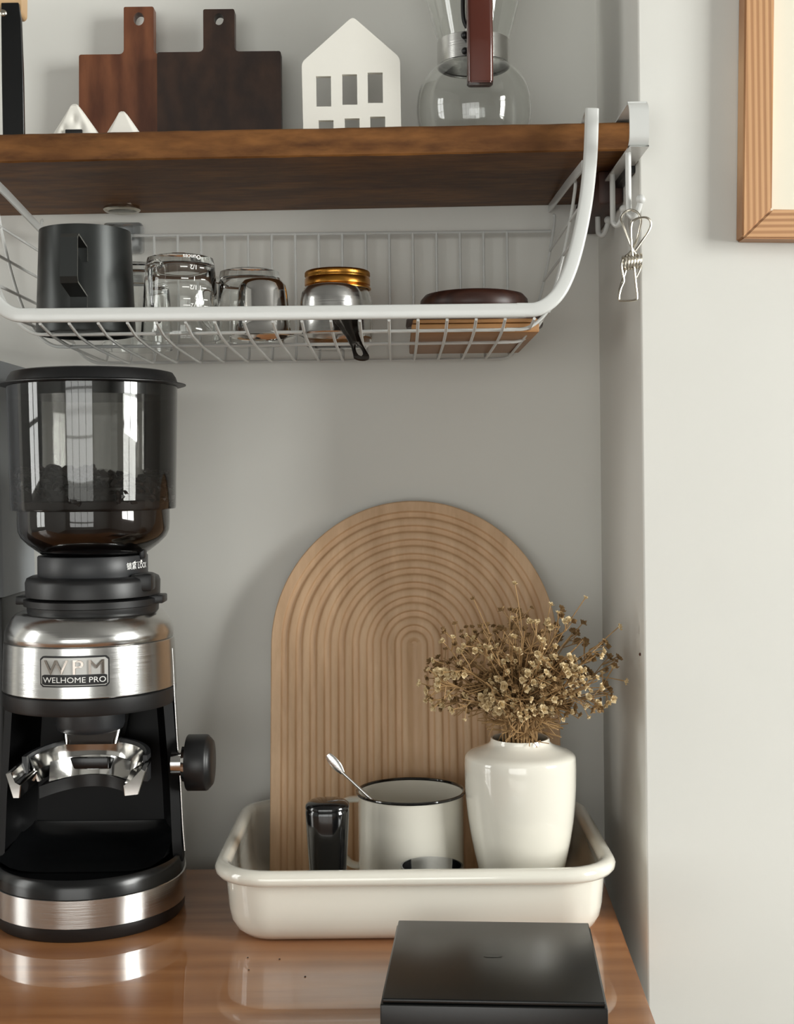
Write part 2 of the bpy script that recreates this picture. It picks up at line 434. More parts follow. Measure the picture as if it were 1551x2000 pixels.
# metal disc and clear clip under the shelf, top left
dk = thing('shelf_fixing', (-.254, 1.2, .24), 'round metal screw plate with clear plastic clip under the shelf behind the black pitcher', 'fixing')
bm = NB(); lathe(bm, -.252, 1.212, [(0, .2465), (.012, .2465), (.0155, .2475), (.017, .2490), (.0165, SB(-.256) - .0002), (0, SB(-.256) - .0002)], 32)
obj('plate', bm, M['wire_steel'], dk)
bm = NB(); box(bm, -.272, -.236, 1.222, 1.2385, .212, .240, .003)
obj('clip', bm, M['plastic_clear'], dk)
bm = NB(); box(bm, -.262, -.242, 1.214, 1.2215, .222, .236, .002)
obj('clip_tab', bm, M['plastic_clear'], dk)

# ------------------------------------------------------------------ wire basket
XC = -0.0895
half = [P(1156, 214, 1.018), P(1155, 260, 1.016), P(1152, 320, 1.010), P(1143, 400, 1.002), P(1127, 480, .995), P(1108, 540, .990),
        P(1085, 580, .987), P(1052, 603, .985), P(1010, 611, .985), P(950, 613, .985)]
half = [(h.x - XC, h.y, h.z) for h in half]
zr = 0.1236
half[-1] = (half[-1][0], .985, zr); half[-2] = (half[-2][0], .985, zr + .0003)
bk = thing('wire_basket', (XC, 1.1, .107), 'white wire storage basket hooked under the brown shelf', 'basket')
path = [(XC + a, b, c_) for a, b, c_ in half] + [(XC - a, b, c_) for a, b, c_ in reversed(half)]
bm = NB(); tube(bm, spline(path, 6), 1, 16, flat=(.0034, .0054), ref=None) if False else None
# in-plane width .0108, depth .0068: v direction fixed to Y
tube(bm, spline(path, 6), 1, 16, flat=(.0054, .0036), ref=(0, 1, 0))
obj('front_rail', bm, M['white_metal'], bk)
for sg in (1, -1):
    x = XC + sg * half[0][0]; bm = NB()
    zt = ST(x) + .0012
    tube(bm, spline([(x, 1.018, half[0][2] - .002), (x, 1.024, half[0][2] - .0008), (x, 1.034, zt + .003), (x, 1.045, zt), (x, 1.085, zt)], 4), 1, 12, flat=(.0052, .0009), ref=(0, 0.3, 1))
    obj('shelf_hook', bm, M['white_metal'], bk)
ZT = 0.2415; ZB = 0.1085
def u_path(y, zb, ztop, inx=0.0):
    pts = []
    hw = [(a, c_) for a, b, c_ in half if c_ < 0.2435]
    for a, c_ in hw:
        k = (c_ - zr) / (0.2435 - zr)
        pts.append((a - inx - .0035 * (1 - k) - .002, zb + (ztop - zb) * k))
    top = (half[1][0] - .006 - inx, ztop)
    pts = [top] + pts
    return [(XC + a, y, z) for a, z in pts] + [(XC - a, y, z) for a, z in reversed(pts)]
WR = 0.00125
for y, zb in ((1.018, .1128), (1.076, .1090), (1.150, ZB), (1.218, .1080)):
    if y == 1.150: continue
    bm = NB(); tube(bm, spline(u_path(y, zb, ZT), 5), WR * 1.1, 8)
    obj('rib_wire', bm, M['white_metal'], bk)
for i in range(18):
    x = -.2676 + .0219 * i
    e = min(abs(x - XC) / .19, 1)
    lift = .0035 * max(0, (abs(x - XC) - .165) / .03)
    bm = NB()
    pts = [(x, .9862, .1176), (x, 1.002, .1142 + lift * .5), (x, 1.018, .1112 + lift), (x, 1.048, .1090 + lift), (x, 1.076, .1078 + lift), (x, 1.13, .1070 + lift), (x, 1.19, .1066 + lift),
           (x, 1.209, .1078 + lift), (x, 1.2165, .113 + lift), (x, 1.219, .125), (x, 1.219, .18), (x, 1.219, .2265)]
    tube(bm, spline(pts, 3), WR, 6); obj('basket_wire', bm, M['white_metal'], bk)
hx = half[1][0] - .008
bm = NB(); tube(bm, [(XC - hx, 1.2195, .2265), (XC + hx, 1.2195, .2265)], WR * 1.2, 8); obj('top_wire', bm, M['white_metal'], bk)
def side_x(z):
    k = (z - ZB) / (ZT - ZB)
    zz = zr + k * (0.2435 - zr)
    hw = [(a, c_) for a, b, c_ in half]
    for (a0, c0), (a1, c1) in zip(hw[:-1], hw[1:]):
        if c1 <= zz <= c0: return a1 + (a0 - a1) * (zz - c1) / max(c0 - c1, 1e-6) - .0035 * (1 - k) - .002
    return hw[2][0]
for sg in (1, -1):
    for z in (.208, .180, .152, .127):
        x = XC + sg * side_x(z)
        bm = NB(); tube(bm, [(x, 1.0175 if z < .14 else 1.0165, z), (x, 1.218, z)], WR, 6); obj('side_wire', bm, M['white_metal'], bk)
    x = XC + sg * (half[1][0] - .007); bm = NB()
    tube(bm, [(x, 1.0145, .2392), (x, 1.108, .2450), (x, 1.234, .2510)] if sg > 0 else [(x, 1.004, .2480), (x, 1.10, .2408), (x, 1.225, .2285)], 1, 12, flat=(.0012, .0042), ref=(0, 0, 1))
    obj('side_bar', bm, M['white_metal'], bk)

# ------------------------------------------------------------------ hook rack at the shelf end
hr = thing('hook_rack', (.185, 1.0, .25), 'white metal hook rack slid over the right end of the shelf', 'hook rack')
zt = ST(.185) + .0030
pts = [(.1848, 1.10, zt), (.1848, 1.0, zt), (.1848, .992, zt - .0006), (.1848, .9865, zt - .004), (.1848, .984, zt - .010), (.1848, .984, .256), (.1848, .9865, .250), (.1848, .992, .2472), (.1848, 1.0, .2465), (.1848, 1.17, .2465)]
bm = NB()
prev = None
L2 = []
P2 = spline(pts, 3)
for i, p in enumerate(P2):
    t = (P2[min(i + 1, len(P2) - 1)] - P2[max(i - 1, 0)]).normalized()
    nn = Vector((0, t.z, -t.y))
    L2.append([p + nn * .0007 + Vector((-.0074, 0, 0)), p + nn * .0007 + Vector((.0074, 0, 0)), p - nn * .0007 + Vector((.0074, 0, 0)), p - nn * .0007 + Vector((-.0074, 0, 0))])
loft(bm, L2); obj('band', bm, M['white_metal'], hr)
hooks = []
for (px, Y, pyb) in ((1228, 1.003, 432), (1197, 1.076, 448), (1168, 1.154, 467)):
    t0 = P(px, pyb - 26, Y); x = t0.x; zb = P(px, pyb, Y).z
    bm = NB(); r = .0023
    pts = [(x, Y, .2462), (x, Y, zb + .010), (x + .0006, Y - .001, zb + .005), (x + .003, Y - .003, zb + .0025), (x + .0055, Y - .005, zb + .0055), (x + .0075, Y - .007, zb + .0125)]
    tube(bm, spline(pts, 4), r, 10); ball(bm, (x + .0079, Y - .0074, zb + .0150), .0037, 12, 8)
    obj('hook', bm, M['white_metal'], hr)
    hooks.append((x, Y, zb))

# wire clothes peg hanging on the front hook
def Z5(x, y, Y): return P(1000 + x / 4.347, 160 + y / 4.347, Y)
pg = thing('wire_peg', Z5(1010, 1085, .992), 'bent steel wire clothes peg hanging from the front white hook', 'clothes peg')
wr = .0009
bm = NB()
A = [(930, 1560), (945, 1500), (1010, 1440), (1060, 1340), (1085, 1240), (1095, 1170), (1068, 1110), (1010, 1086), (955, 1110), (926, 1160), (940, 1210), (1010, 1390), (1060, 1480), (1098, 1560), (1060, 1660)]
tube(bm, spline([Z5(x, y, .994 + .002 * math.sin(i)) for i, (x, y) in enumerate(A)], 5), wr, 8)
obj('rear_wire', bm, M['wire_steel'], pg)
bm = NB()
B = [(1050, 1430), (1110, 1345), (1165, 1260), (1180, 1205), (1160, 1160), (1110, 1150), (1045, 1170), (1012, 1220), (1016, 1400), (1036, 1560), (1050, 1700), (1062, 1830), (1040, 1852), (980, 1858), (925, 1856), (908, 1838), (922, 1760), (950, 1690), (942, 1640), (930, 1560), (940, 1510)]
tube(bm, spline([Z5(x, y, .988) for x, y in B], 5), wr, 8)
obj('front_wire', bm, M['wire_steel'], pg)
bm = NB()
C_ = [(905, 1840), (915, 1760), (955, 1640), (975, 1570)]
tube(bm, spline([Z5(x, y, .996) for x, y in C_], 5), wr, 8)
obj('jaw_wire', bm, M['wire_steel'], pg)
bm = NB(); c0 = Z5(945, 1540, .991); c1 = Z5(1095, 1520, .991); pts = []
for i in range(6 * 12 + 1):
    k = i / (6 * 12); a = 2 * PI * 6 * k
    q = c0.lerp(c1, k); pts.append(q + Vector((0, .0052 * math.sin(a), .0052 * math.cos(a))))
tube(bm, pts, wr, 6); obj('coil', bm, M['wire_steel'], pg)

# ------------------------------------------------------------------ picture frame
pf_o = Vector((.2685, 1.03, .1808))
pf = thing('picture_frame', pf_o, 'pale pine picture frame with cream picture on the bright right wall', 'picture frame')
rot = Matrix.Rotation(math.radians(1.25), 4, 'Y')
def turn(bm):
    for v in bm.verts: v.co = pf_o + rot @ (v.co - pf_o)
    return bm
FW, FH, FB = .46, .60, .0228; fx, fz = pf_o.x, pf_o.z; y0, y1 = 1.011, 1.0298
def member(pts4):
    bm = NB(); loft(bm, [[(x, y1, z) for x, z in pts4], [(x, y0, z) for x, z in pts4]])
    bmesh.ops.bevel(bm, geom=list(bm.edges), offset=.0012, segments=2, affect='EDGES'); return turn(bm)
g = .00015
obj('left_stile', member([(fx, fz + g), (fx + FB, fz + FB + g), (fx + FB, fz + FH - FB - g), (fx, fz + FH - g)]), M['frame_v'], pf)
obj('right_stile', member([(fx + FW, fz + g), (fx + FW - FB, fz + FB + g), (fx + FW - FB, fz + FH - FB - g), (fx + FW, fz + FH - g)]), M['frame_v'], pf)
obj('bottom_rail', member([(fx + g, fz), (fx + FB + g, fz + FB), (fx + FW - FB - g, fz + FB), (fx + FW - g, fz)]), M['frame_h'], pf)
obj('top_rail', member([(fx + g, fz + FH), (fx + FB + g, fz + FH - FB), (fx + FW - FB - g, fz + FH - FB), (fx + FW - g, fz + FH)]), M['frame_h'], pf)
bm = NB(); box(bm, fx + FB - .004, fx + FW - FB + .004, 1.018, 1.022, fz + FB - .004, fz + FH - FB + .004); turn(bm)
obj('picture_sheet', bm, M['paper'], pf, smooth=0)

# small nail in the alcove side and a few paint specks
nz = P(1246, 1278, 1.045)
bm = NB(); lathe(bm, 0, 0, [(0, 0), (.0012, .0002), (.0014, .001), (0, .0016)], 12)
for v in bm.verts: v.co = Vector((XJ - v.co.z, nz.y + v.co.x, nz.z + v.co.y))
nl = obj('nail', bm, M['handle_wood'], loc=(XJ, nz.y, nz.z)); tag(nl, 'tiny reddish nail head in the side of the alcove', 'nail')

# ------------------------------------------------------------------ things on the shelf
def board(name, cx, yb, hw, zbody, hh, ztop, hole_z, hole_r, mat, label, hw2=None):
    zb = ST(cx - hw) if False else max(ST(cx - hw), ST(cx + hw))
    th = .012; tilt = math.tan(math.radians(2.4)); r = .0018
    o = []
    def corner(x, z, sx, sz, rad):   # outer rounded corner
        cx_, cz_ = x - sx * rad, z - sz * rad
        return [(cx_ + sx * rad * math.cos(a), cz_ + sz * rad * math.sin(a)) for a in (0, PI / 6, PI / 3, PI / 2)]
    o += [(cx + hw, zb), *corner(cx + hw, zbody, 1, 1, .002)]
    # inner fillet at the handle
    f = .004
    o += [(cx + hh + f - f * math.sin(a), zbody + f - f * math.cos(a)) for a in (0, PI / 6, PI / 3, PI / 2)]
    o += [*corner(cx + hh, ztop, 1, 1, .0015)]
    o += [*reversed(corner(cx - hh, ztop, -1, 1, .0015))]
    o += [(cx - hh - f + f * math.sin(a), zbody + f - f * math.cos(a)) for a in (PI / 2, PI / 3, PI / 6, 0)]
    o += [*reversed(corner(cx - hw, zbody, -1, 1, .002)), (cx - hw, zb)]
    hole = [(cx + hole_r * .8 * math.cos(a), hole_z + hole_r * math.sin(a)) for a in [2 * PI * i / 20 for i in range(20)]]
    bm = NB()
    ff = lambda x, z: (x, yb + (z - zb) * tilt, z)
    fb = lambda x, z: (x, yb + th + (z - zb) * tilt, z)
    prism(bm, o, fb, ff, [hole])
    b = obj(name, bm, mat, loc=(cx, yb, zb), smooth=30); return tag(b, label, 'cutting board')
board('cutting_board', -.2354, 1.2095, .0555, .394, .0139, .4385, P(272, 37, 1.216).z, .0062, M['board_red'], 'reddish-brown wooden paddle board leaning behind the darker board on the shelf')
board('cutting_board', -.1590, 1.1945, .0567, .3905, .0143, .4300, P(426, 37, 1.20).z, .0055, M['board_dark'], 'very dark walnut paddle board in front of the reddish one on the shelf')

def tri_ornament(px, py, Y, k, label, dimples, patch):
    ap = P(px, py, Y); zb = ST(ap.x); h = ap.z - zb; hw = h * k; d = .007
    o = thing('ceramic_ornament', (ap.x, Y, zb), label, 'ornament')
    bm = NB(); n = 26; rows = 22
    def pt(u, w, front):
        z = zb + h * w
        half_w = hw * (1 - w) + .0016 * math.sqrt(max(0, 1 - ((w - .0) ** 12)))
        x = ap.x + u * half_w
        edge = max(0, 1 - abs(u)) ; thick = d * min(1, (edge * 3) ** .5 + .0) * min(1, ((1 - w) * 8) ** .5)
        if front:
            for (du, dw, rr_) in dimples:
                q = ((u * half_w / hw - du) ** 2 + (w - dw) ** 2) / rr_ ** 2
                thick -= .0022 * math.exp(-q)
        return (x, Y - thick if front else Y + thick, z)
    G = [[[bm.verts.new(pt(-1 + 2 * i / n, j / rows, fr)) for i in range(n + 1)] for j in range(rows + 1)] for fr in (1, 0)]
    for g_ in G:
        for j in range(rows):
            for i in range(n): bm.faces.new((g_[j][i], g_[j][i + 1], g_[j + 1][i + 1], g_[j + 1][i]))
    bmesh.ops.remove_doubles(bm, verts=bm.verts, dist=1e-5)
    bmesh.ops.holes_fill(bm, edges=[e for e in bm.edges if len(e.link_faces) == 1])
    obj('body', bm, M['matte_ceramic'], o, smooth=50)
    if patch:
        obj('dark_patch', box(NB(), ap.x - .0068, ap.x + .0068, Y - .0083, Y - .0060, zb + .0005, zb + .0062, .0006), M['black_plastic'], o)
tri_ornament(148, 203, 1.055, .70, 'larger white ceramic triangle with pressed dimples and dark patch on the shelf', [(0.0, .52, .13), (-.42, .25, .12), (.28, .28, .13)], True)
tri_ornament(241, 218, 1.055, .68, 'smaller plain white ceramic triangle in front of the reddish board', [(-.12, .02, .08), (.14, .02, .08)], False)

# ceramic house
hx0, hx1 = -.0768, .0062; Yh = 1.105; zb = ST(-.035); ez = .3500; az = .3882; cxh = (hx0 + hx1) / 2
ho = thing('ceramic_house', (cxh, Yh, zb), 'white ceramic house with rows of cut-out windows on the shelf', 'ornament')
def rnd(pts, r, n=4):
    out = []; m = len(pts)
    for i in range(m):
        p0, p1, p2 = Vector(pts[i - 1]), Vector(pts[i]), Vector(pts[(i + 1) % m])
        a = (p0 - p1).normalized(); b = (p2 - p1).normalized()
        q0 = p1 + a * r; q1 = p1 + b * r
        for k in range(n + 1):
            t = k / n; out.append(tuple((1 - t) ** 2 * q0 + 2 * t * (1 - t) * p1 + t * t * q1))
    return out
outl = rnd([(hx0 + .001, zb), (hx0, ez), (cxh + .002, az), (hx1, ez + .003), (hx1 + .0005, zb)], .004)
inn = rnd([(hx0 + .005, zb + .004), (hx0 + .004, ez - .002), (cxh + .002, az - .0055), (hx1 - .004, ez + .001), (hx1 - .0035, zb + .004)], .003)
wins = []
for px0 in (617, 668, 718):
    for row in (0, 1):
        k = (px0 - 617) / 50.0
        t = 149 - 3.5 * k + row * 86; bt = t + 59
        a = P(px0 + row * 5, t, Yh); b = P(px0 + 30 + row * 5, min(bt, 290), Yh)
        wins.append([(a.x, a.z), (b.x, a.z), (b.x, max(b.z, zb + .008)), (a.x, max(b.z, zb + .008))])
bm = NB(); prism(bm, outl, lambda x, z: (x, Yh + .005, z), lambda x, z: (x, Yh, z), wins)
obj('front_wall', bm, M['matte_ceramic'], ho, smooth=30)
bm = NB(); n = len(outl)
prism(bm, outl, lambda x, z: (x, Yh + .034, z), lambda x, z: (x, Yh + .0045, z), [inn])
obj('side_walls', bm, M['matte_ceramic'], ho, smooth=30)

# glass carafe
cx, cy = .0698, 1.13; zb = ST(cx)
cf = thing('glass_carafe', (cx, cy, zb), 'round glass coffee carafe with steel collar and dark wooden handle on the shelf', 'carafe')
prof = [(0, zb + .0002), (.034, zb + .0002), (.041, zb + .006), (.0468, zb + .019), (.0495, zb + .037), (.0475, zb + .054), (.041, zb + .0665), (.033, zb + .0745), (.0292, zb + .079), (.0288, zb + .086), (.0295, zb + .094), (.034, zb + .110), (.0405, zb + .135), (.049, zb + .168), (.0545, zb + .19)]
t = .0014
prof = spline([(r, z, 0) for r, z in prof[1:]], 4); prof = [(p.x, p.y) for p in prof]
inner = [(max(r - t, 0.001), z + (t if i == 0 else 0)) for i, (r, z) in enumerate(prof)]
bm = NB(); lathe(bm, cx, cy, [(0, prof[0][1])] + prof + inner[::-1] + [(0, prof[0][1] + t)], 56)
obj('bowl', bm, M['glass'], cf, smooth=60)
z0, z1 = P(855, 134, cy).z, P(855, 84, cy).z
bm = NB(); lathe(bm, cx, cy, [(.0302, z0), (.0312, z0), (.0312, z1), (.0302, z1), (.0302, z0)], 56); obj('collar', bm, M['steel'], cf)
bm = NB(); hp = [(1.082, .3225), (1.080, .36), (1.082, .395), (1.088, .43), (1.098, .462)]
hxc = P(937, 100, 1.082).x
L = []
for (y, z) in [(p.x, p.y) for p in spline([(a, b, 0) for a, b in hp], 5)]:
    L.append([(q[0], q[1], z) for q in rr(hxc, y, .0106, .0085, .0035, 4)])
loft(bm, L); bmesh.ops.bevel(bm, geom=[e for f in bm.faces if len(f.verts) > 8 for e in f.edges], offset=.001, segments=2, affect='EDGES'); obj('handle', bm, M['handle_wood'], cf)
bm = NB(); xh = hxc - .0125
tube(bm, spline([(xh + .004, 1.092, .435), (xh, 1.092, .405), (xh, 1.093, .382), (xh + .003, 1.094, .374)], 4), .0018, 8)
ball(bm, (xh + .001, 1.0955, .368), .0034); ball(bm, (xh + .001, 1.0955, .355), .0030)
tube(bm, [(hxc, 1.088, .362), (hxc, 1.0985, .362)], .006, 12)
obj('clasp', bm, M['black_plastic'], cf)

# black upright with wooden top at far left
bs = thing('dripper_stand', (-.305, 1.06, ST(-.305)), 'black metal stand with pale wooden top at the far left of the shelf', 'stand')
zt = ST(-.305)
bm = NB()
L = []
for (px0, px1, py) in ((6, 47, 300), (5, 47, 262), (3, 45, 150), (2, 41, 40), (2, 38, 20), (2, 36, 5)):
    a, b = P(px0, py, 1.06), P(px1, py, 1.06)
    z = a.z if py != 300 else zt
    L.append([(a.x, 1.06, z), (b.x, 1.06, z), (b.x, 1.064, z), (a.x, 1.064, z)])
loft(bm, L); bmesh.ops.bevel(bm, geom=list(bm.edges), offset=.0005, segments=1, affect='EDGES')
obj('upright', bm, M['black_satin'], bs)
bm = NB(); box(bm, -.43, P(44, 262, 1.06).x, 1.0645, 1.16, zt + .0002, zt + .004, .001); obj('foot_plate', bm, M['black_satin'], bs)
bm = NB(); w0 = P(0, 12, 1.07)
outl = rnd([(-.47, w0.z - .004), (P(0, 0, 1.07).x, w0.z - .002), (P(34, 0, 1.07).x, P(30, 34, 1.07).z), (P(45, 0, 1.07).x, P(45, 30, 1.07).z), (P(46, 0, 1.07).x, w0.z + .014), (-.47, w0.z + .014)], .003)
prism(bm, outl, lambda x, z: (x, 1.082, z), lambda x, z: (x, 1.0645, z)); obj('wooden_top', bm, M['knob_wood'], bs, smooth=30)
sc = P(6, 25, 1.059); bm = NB(); ball(bm, (sc.x, 1.0595, sc.z), .003, 12, 8, (1, .5, 1)); obj('screw', bm, M['wire_steel'], bs)

# ------------------------------------------------------------------ things in the basket
FB_ = .1112   # basket floor (top of wires)
# black pitcher
pc = thing('milk_pitcher', (-.2476, 1.0485, .1150), 'matte black steel milk pitcher at the left end of the wire basket', 'pitcher')
cx, cy = -.2476, 1.0485
bm = NB(); lathe(bm, cx, cy, [(0, .1172), (.034, .1172), (.0365, .1150), (.0385, .1155), (.0390, .1175), (.0376, .155), (.0362, .193), (.0359, .1980), (.0350, .1983), (.0352, .193), (.0366, .155), (.0380, .1190), (0, .1190)], 64)
obj('body', bm, M['pitcher'], pc, smooth=35)
bm = NB(); hx_ = -.2440
pth = [(hx_, 1.0125, .1685), (hx_, 1.0120, .1795), (hx_, .9850, .1845), (hx_, .9815, .1815), (hx_, .9795, .1520), (hx_, .9815, .1480), (hx_, 1.0105, .1415), (hx_, 1.0100, .1325)]
tube(bm, pth, 1, 4, flat=(.0095, .0009), ref=None) if False else None
L = []
for i, p in enumerate(pth):
    p = Vector(p); t = (Vector(pth[min(i + 1, 7)]) - Vector(pth[max(i - 1, 0)])).normalized(); nn = Vector((0, t.z, -t.y)) * .0007
    w = .0066
    L.append([p + nn + Vector((-w, 0, 0)), p + nn + Vector((w, 0, 0)), p - nn + Vector((w, 0, 0)), p - nn + Vector((-w, 0, 0))])
loft(bm, L)
for f in bm.faces:
    f.normal_update()
    if abs(f.normal.x) > .9: f.material_index = 1
obj('handle', bm, [M['pitcher'], M['wire_steel']], pc, smooth=20)

def cup_glass(cx, cy, rt, rb, zt, label, spout=False, handle=True, ha=0.0):
    """upside-down glass cup: closed end up"""
    o = thing('glass_cup', (cx, cy, FB_), label, 'glass cup')
    t = .0016; h = zt - FB_
    outer = [(rt * .80, zt), (rt * .96, zt - .0015), (rt, zt - .006), (rt + (rb - rt) * .5, FB_ + h * .45), (rb * .98, FB_ + .006), (rb, FB_ + .0015), (rb - .0004, FB_)]
    innr = [(r - t, z) for r, z in outer[::-1]]
    innr[-3] = (rt - t, zt - .010); innr[-2] = (rt * .9 - t, zt - .0075); innr[-1] = (rt * .7, zt - .0065)
    bm = NB(); lathe(bm, cx, cy, [(0, zt)] + outer + innr + [(0, zt - .006)], 56)
    if spout:
        for v in bm.verts:
            a = math.atan2(v.co.y - cy, v.co.x - cx); k = max(0, 1 - abs(a + .5) / .35); q = max(0, 1 - (v.co.z - FB_) / .014)
            if k * q > 0:
                v.co.x += .008 * k * q * math.cos(-.5); v.co.y += .008 * k * q * math.sin(-.5)
    obj('body', bm, M['glass'], o, smooth=50)
    if handle:
        d = Vector((math.cos(ha), math.sin(ha), 0))
        b0 = Vector((cx, cy, 0)) + d * (rt - .001); b1 = Vector((cx, cy, 0)) + d * (rt + .014)
        pts = [b0 + Vector((0, 0, zt - .010)), b0 + d * .006 + Vector((0, 0, zt - .009)), b1 + Vector((0, 0, zt - .014)), b1 + Vector((0, 0, zt - .030)), b1 - d * .002 + Vector((0, 0, FB_ + .020)), b0 + d * .004 + Vector((0, 0, FB_ + .013)), b0 + d * ((rb - rt) * .7) + Vector((0, 0, FB_ + .012))]
        bm = NB(); tube(bm, spline(pts, 5), .0029, 12); obj('handle', bm, M['glass'], o)
    return o
mc = cup_glass(-.1712, 1.045, .0272, .0322, .1765, 'upside-down glass measuring cup with white markings beside the black pitcher', True, True, math.radians(244))
cup_glass(-.2230, 1.132, .0260, .0300, .1845, 'upside-down glass cup half hidden behind the black pitcher', False, False)
cup_glass(-.1220, 1.098, .0255, .0290, .1735, 'upside-down glass cup with handle behind the small steel cup', False, True, math.radians(200))
# printing on measuring cup (upside down)
def on_cup(rad, ang, z, cx=-.1712, cy=1.045):
    def fn(x, y, d):
        a = ang - x / rad * 1.0
        r = rad + .0003
        return Vector((cx + r * math.sin(a), cy - r * math.cos(a), z - y))
    return fn
marks = [('Ounces', 502, .0035, .50), ('1/2', 522, .0036, .52), ('1', 545, .0036, .54), ('1 1/2', 562, .0036, .56), ('2', 585, .0036, .58), ('2 1/2', 598, .0036, .58)]
def rad_at(z):
    h = .1765 - FB_; k = (z - FB_) / h
    return .0272 + (.0322 - .0272) * max(0, 1 - k * 1.02) + .0003
for txt, py, size, ang in marks:
    z = P(385, py, 1.022).z
    bm = text_bm(txt, size * 1.35, on_cup(rad_at(z), ang, z), bold=.00006)
    obj('printed_number', bm, M['white_print'], mc, smooth=0, fix=False)
    if txt != 'Ounces':
        for da, wd in ((-.26, .0055), (.27, .0040)):
            bm = NB(); vs = []
            fn = on_cup(rad_at(z), ang + da, z)
            for k in range(5): vs.append((bm.verts.new(fn(-wd / 2 + wd * k / 4, -.0004, 0)), bm.verts.new(fn(-wd / 2 + wd * k / 4, .0004, 0))))
            for a, b in zip(vs[:-1], vs[1:]): bm.faces.new((a[0], b[0], b[1], a[1]))
            obj('printed_line', bm, M['white_print'], mc, smooth=0, fix=False)
# small steel cup, upside down
cx, cy = -.1053, 1.040
st = thing('steel_cup', (cx, cy, FB_), 'small polished steel cup upside down in front of the glass cup', 'steel cup')
bm = NB(); lathe(bm, cx, cy, [(0, .1575), (.011, .1573), (.0155, .1560), (.0182, .1525), (.0195, .147), (.0222, .122), (.0236, FB_ + .003), (.0256, FB_ + .0018), (.0260, FB_ + .0006), (.0250, FB_), (.0226, FB_ + .0015), (.0212, .122), (.0185, .146), (.015, .1545), (0, .156)], 56)
obj('body', bm, M['chrome'], st, smooth=50)
# mason jar
cx, cy = -.0500, 1.138
jr = thing('glass_jar', (cx, cy, FB_), 'glass jar with ribbed gold lid and brown sugar in the wire basket', 'jar')
bm = NB(); o_ = [(0, FB_), (.024, FB_), (.0285, FB_ + .003), (.0305, FB_ + .008), (.0305, .150), (.0288, .157), (.0266, .161), (.0262, .173)]
lathe(bm, cx, cy, o_ + [(r - .0016, z) for r, z in o_[:0:-1]] + [(0, FB_ + .002)], 48) if False else lathe(bm, cx, cy, o_ + [(.0246, .173), (.0250, .161), (.0272, .156), (.0288, .149), (.0284, FB_ + .009), (.027, FB_ + .0045), (.023, FB_ + .0025), (0, FB_ + .0025)], 48)
obj('body', bm, M['glass'], jr, smooth=50)
bm = NB(); lathe(bm, cx, cy, [(0, FB_ + .003), (.023, FB_ + .003), (.0268, FB_ + .0052), (.0282, FB_ + .0095), (.0282, .1205), (.024, .1215), (.015, .1222), (0, .121)], 40)
obj('brown_sugar', bm, M['grain'], jr)
bm = NB(); zt_ = .1785
zs = [(.0252, zt_), (.0268, zt_ - .0006), (.0276, zt_ - .0018), (.0277, zt_ - .0048), (.0268, zt_ - .0056), (.0268, zt_ - .0064), (.0277, zt_ - .0072), (.0277, zt_ - .0125), (.0268, zt_ - .0132), (.0270, zt_ - .0142), (.0284, zt_ - .0152), (.0284, zt_ - .0162), (.0272, zt_ - .0165), (.0265, zt_ - .0160)]
lathe(bm, cx, cy, [(0, zt_ - .0003)] + [(r_ * 1.025, z_) for r_, z_ in zs], 144)
for v in bm.verts:
    if zt_ - .0050 < v.co.z < zt_ - .0015:
        a = math.atan2(v.co.y - cy, v.co.x - cx); k = int(round(a / (2 * PI / 144)))
        if k % 2:
            v.co.x = cx + (v.co.x - cx) * .982; v.co.y = cy + (v.co.y - cy) * .982
obj('lid', bm, M['gold'], jr, smooth=50)
# steel scoop in front of the jar
cx, cy = -.0500, 1.0310
sp = thing('measuring_scoop', (cx, cy, FB_), 'steel measuring scoop with its slotted handle hanging out of the basket', 'scoop')
bm = NB(); lathe(bm, cx, cy, [(0, .1510), (.015, .1508), (.0205, .1492), (.0233, .145), (.0248, .138), (.0256, .126), (.0262, FB_ + .002), (.0268, FB_ + .001), (.0262, FB_), (.0252, FB_ + .001), (.0246, .126), (.0238, .138), (.022, .145), (.014, .1495), (0, .1497)], 56)
obj('bowl', bm, M['steel'], sp, smooth=50)
hp = [P(672, 612, 1.0050), P(680, 634, .9990), P(688, 655, .9915), P(697, 675, .982), P(706, 697, .971)]
hp[0] = Vector((hp[0].x, 1.0052, hp[0].z))
wid = [.0115, .0075, .0050, .0044, .0058]
cl_ = spline(hp, 5); n = len(cl_)
bm = NB(); rows = []
def wat(k):
    q = k * (len(wid) - 1); i = min(int(q), len(wid) - 2); return wid[i] + (wid[i + 1] - wid[i]) * (q - i)
for i, p in enumerate(cl_):
    k = i / (n - 1); w = wat(k)
    t = (cl_[min(i + 1, n - 1)] - cl_[max(i - 1, 0)]).normalized(); side = Vector((1, 0, 0)); side = (side - t * side.dot(t)).normalized(); nn = side.cross(t).normalized() * .0006
    slot = k > .74 and k < .985
    iw = w * .45 * math.sin(PI * (k - .74) / .245) ** .5 if slot else 0
    rows.append([p - side * w, p - side * iw, p + side * iw, p + side * w, nn])
for i in range(n - 1):
    a, b = rows[i], rows[i + 1]
    for (s0, s1) in ((0, 1), (2, 3)):
        q = [a[s0], a[s1], b[s1], b[s0]]
        v0 = [bm.verts.new(x - rows[i if j in (0, 1) else i + 1][4]) for j, x in enumerate(q)]
        v1 = [bm.verts.new(x + rows[i if j in (0, 1) else i + 1][4]) for j, x in enumerate(q)]
        bm.faces.new(v0); bm.faces.new(v1[::-1])
        for j in range(4):
            try: bm.faces.new((v0[j], v0[(j + 1) % 4], v1[(j + 1) % 4], v1[j]))
            except ValueError: pass
e = cl_[-1]; w = wid[-1]; t = (cl_[-1] - cl_[-2]).normalized(); side = Vector((1, 0, 0)); nn = rows[-1][4]
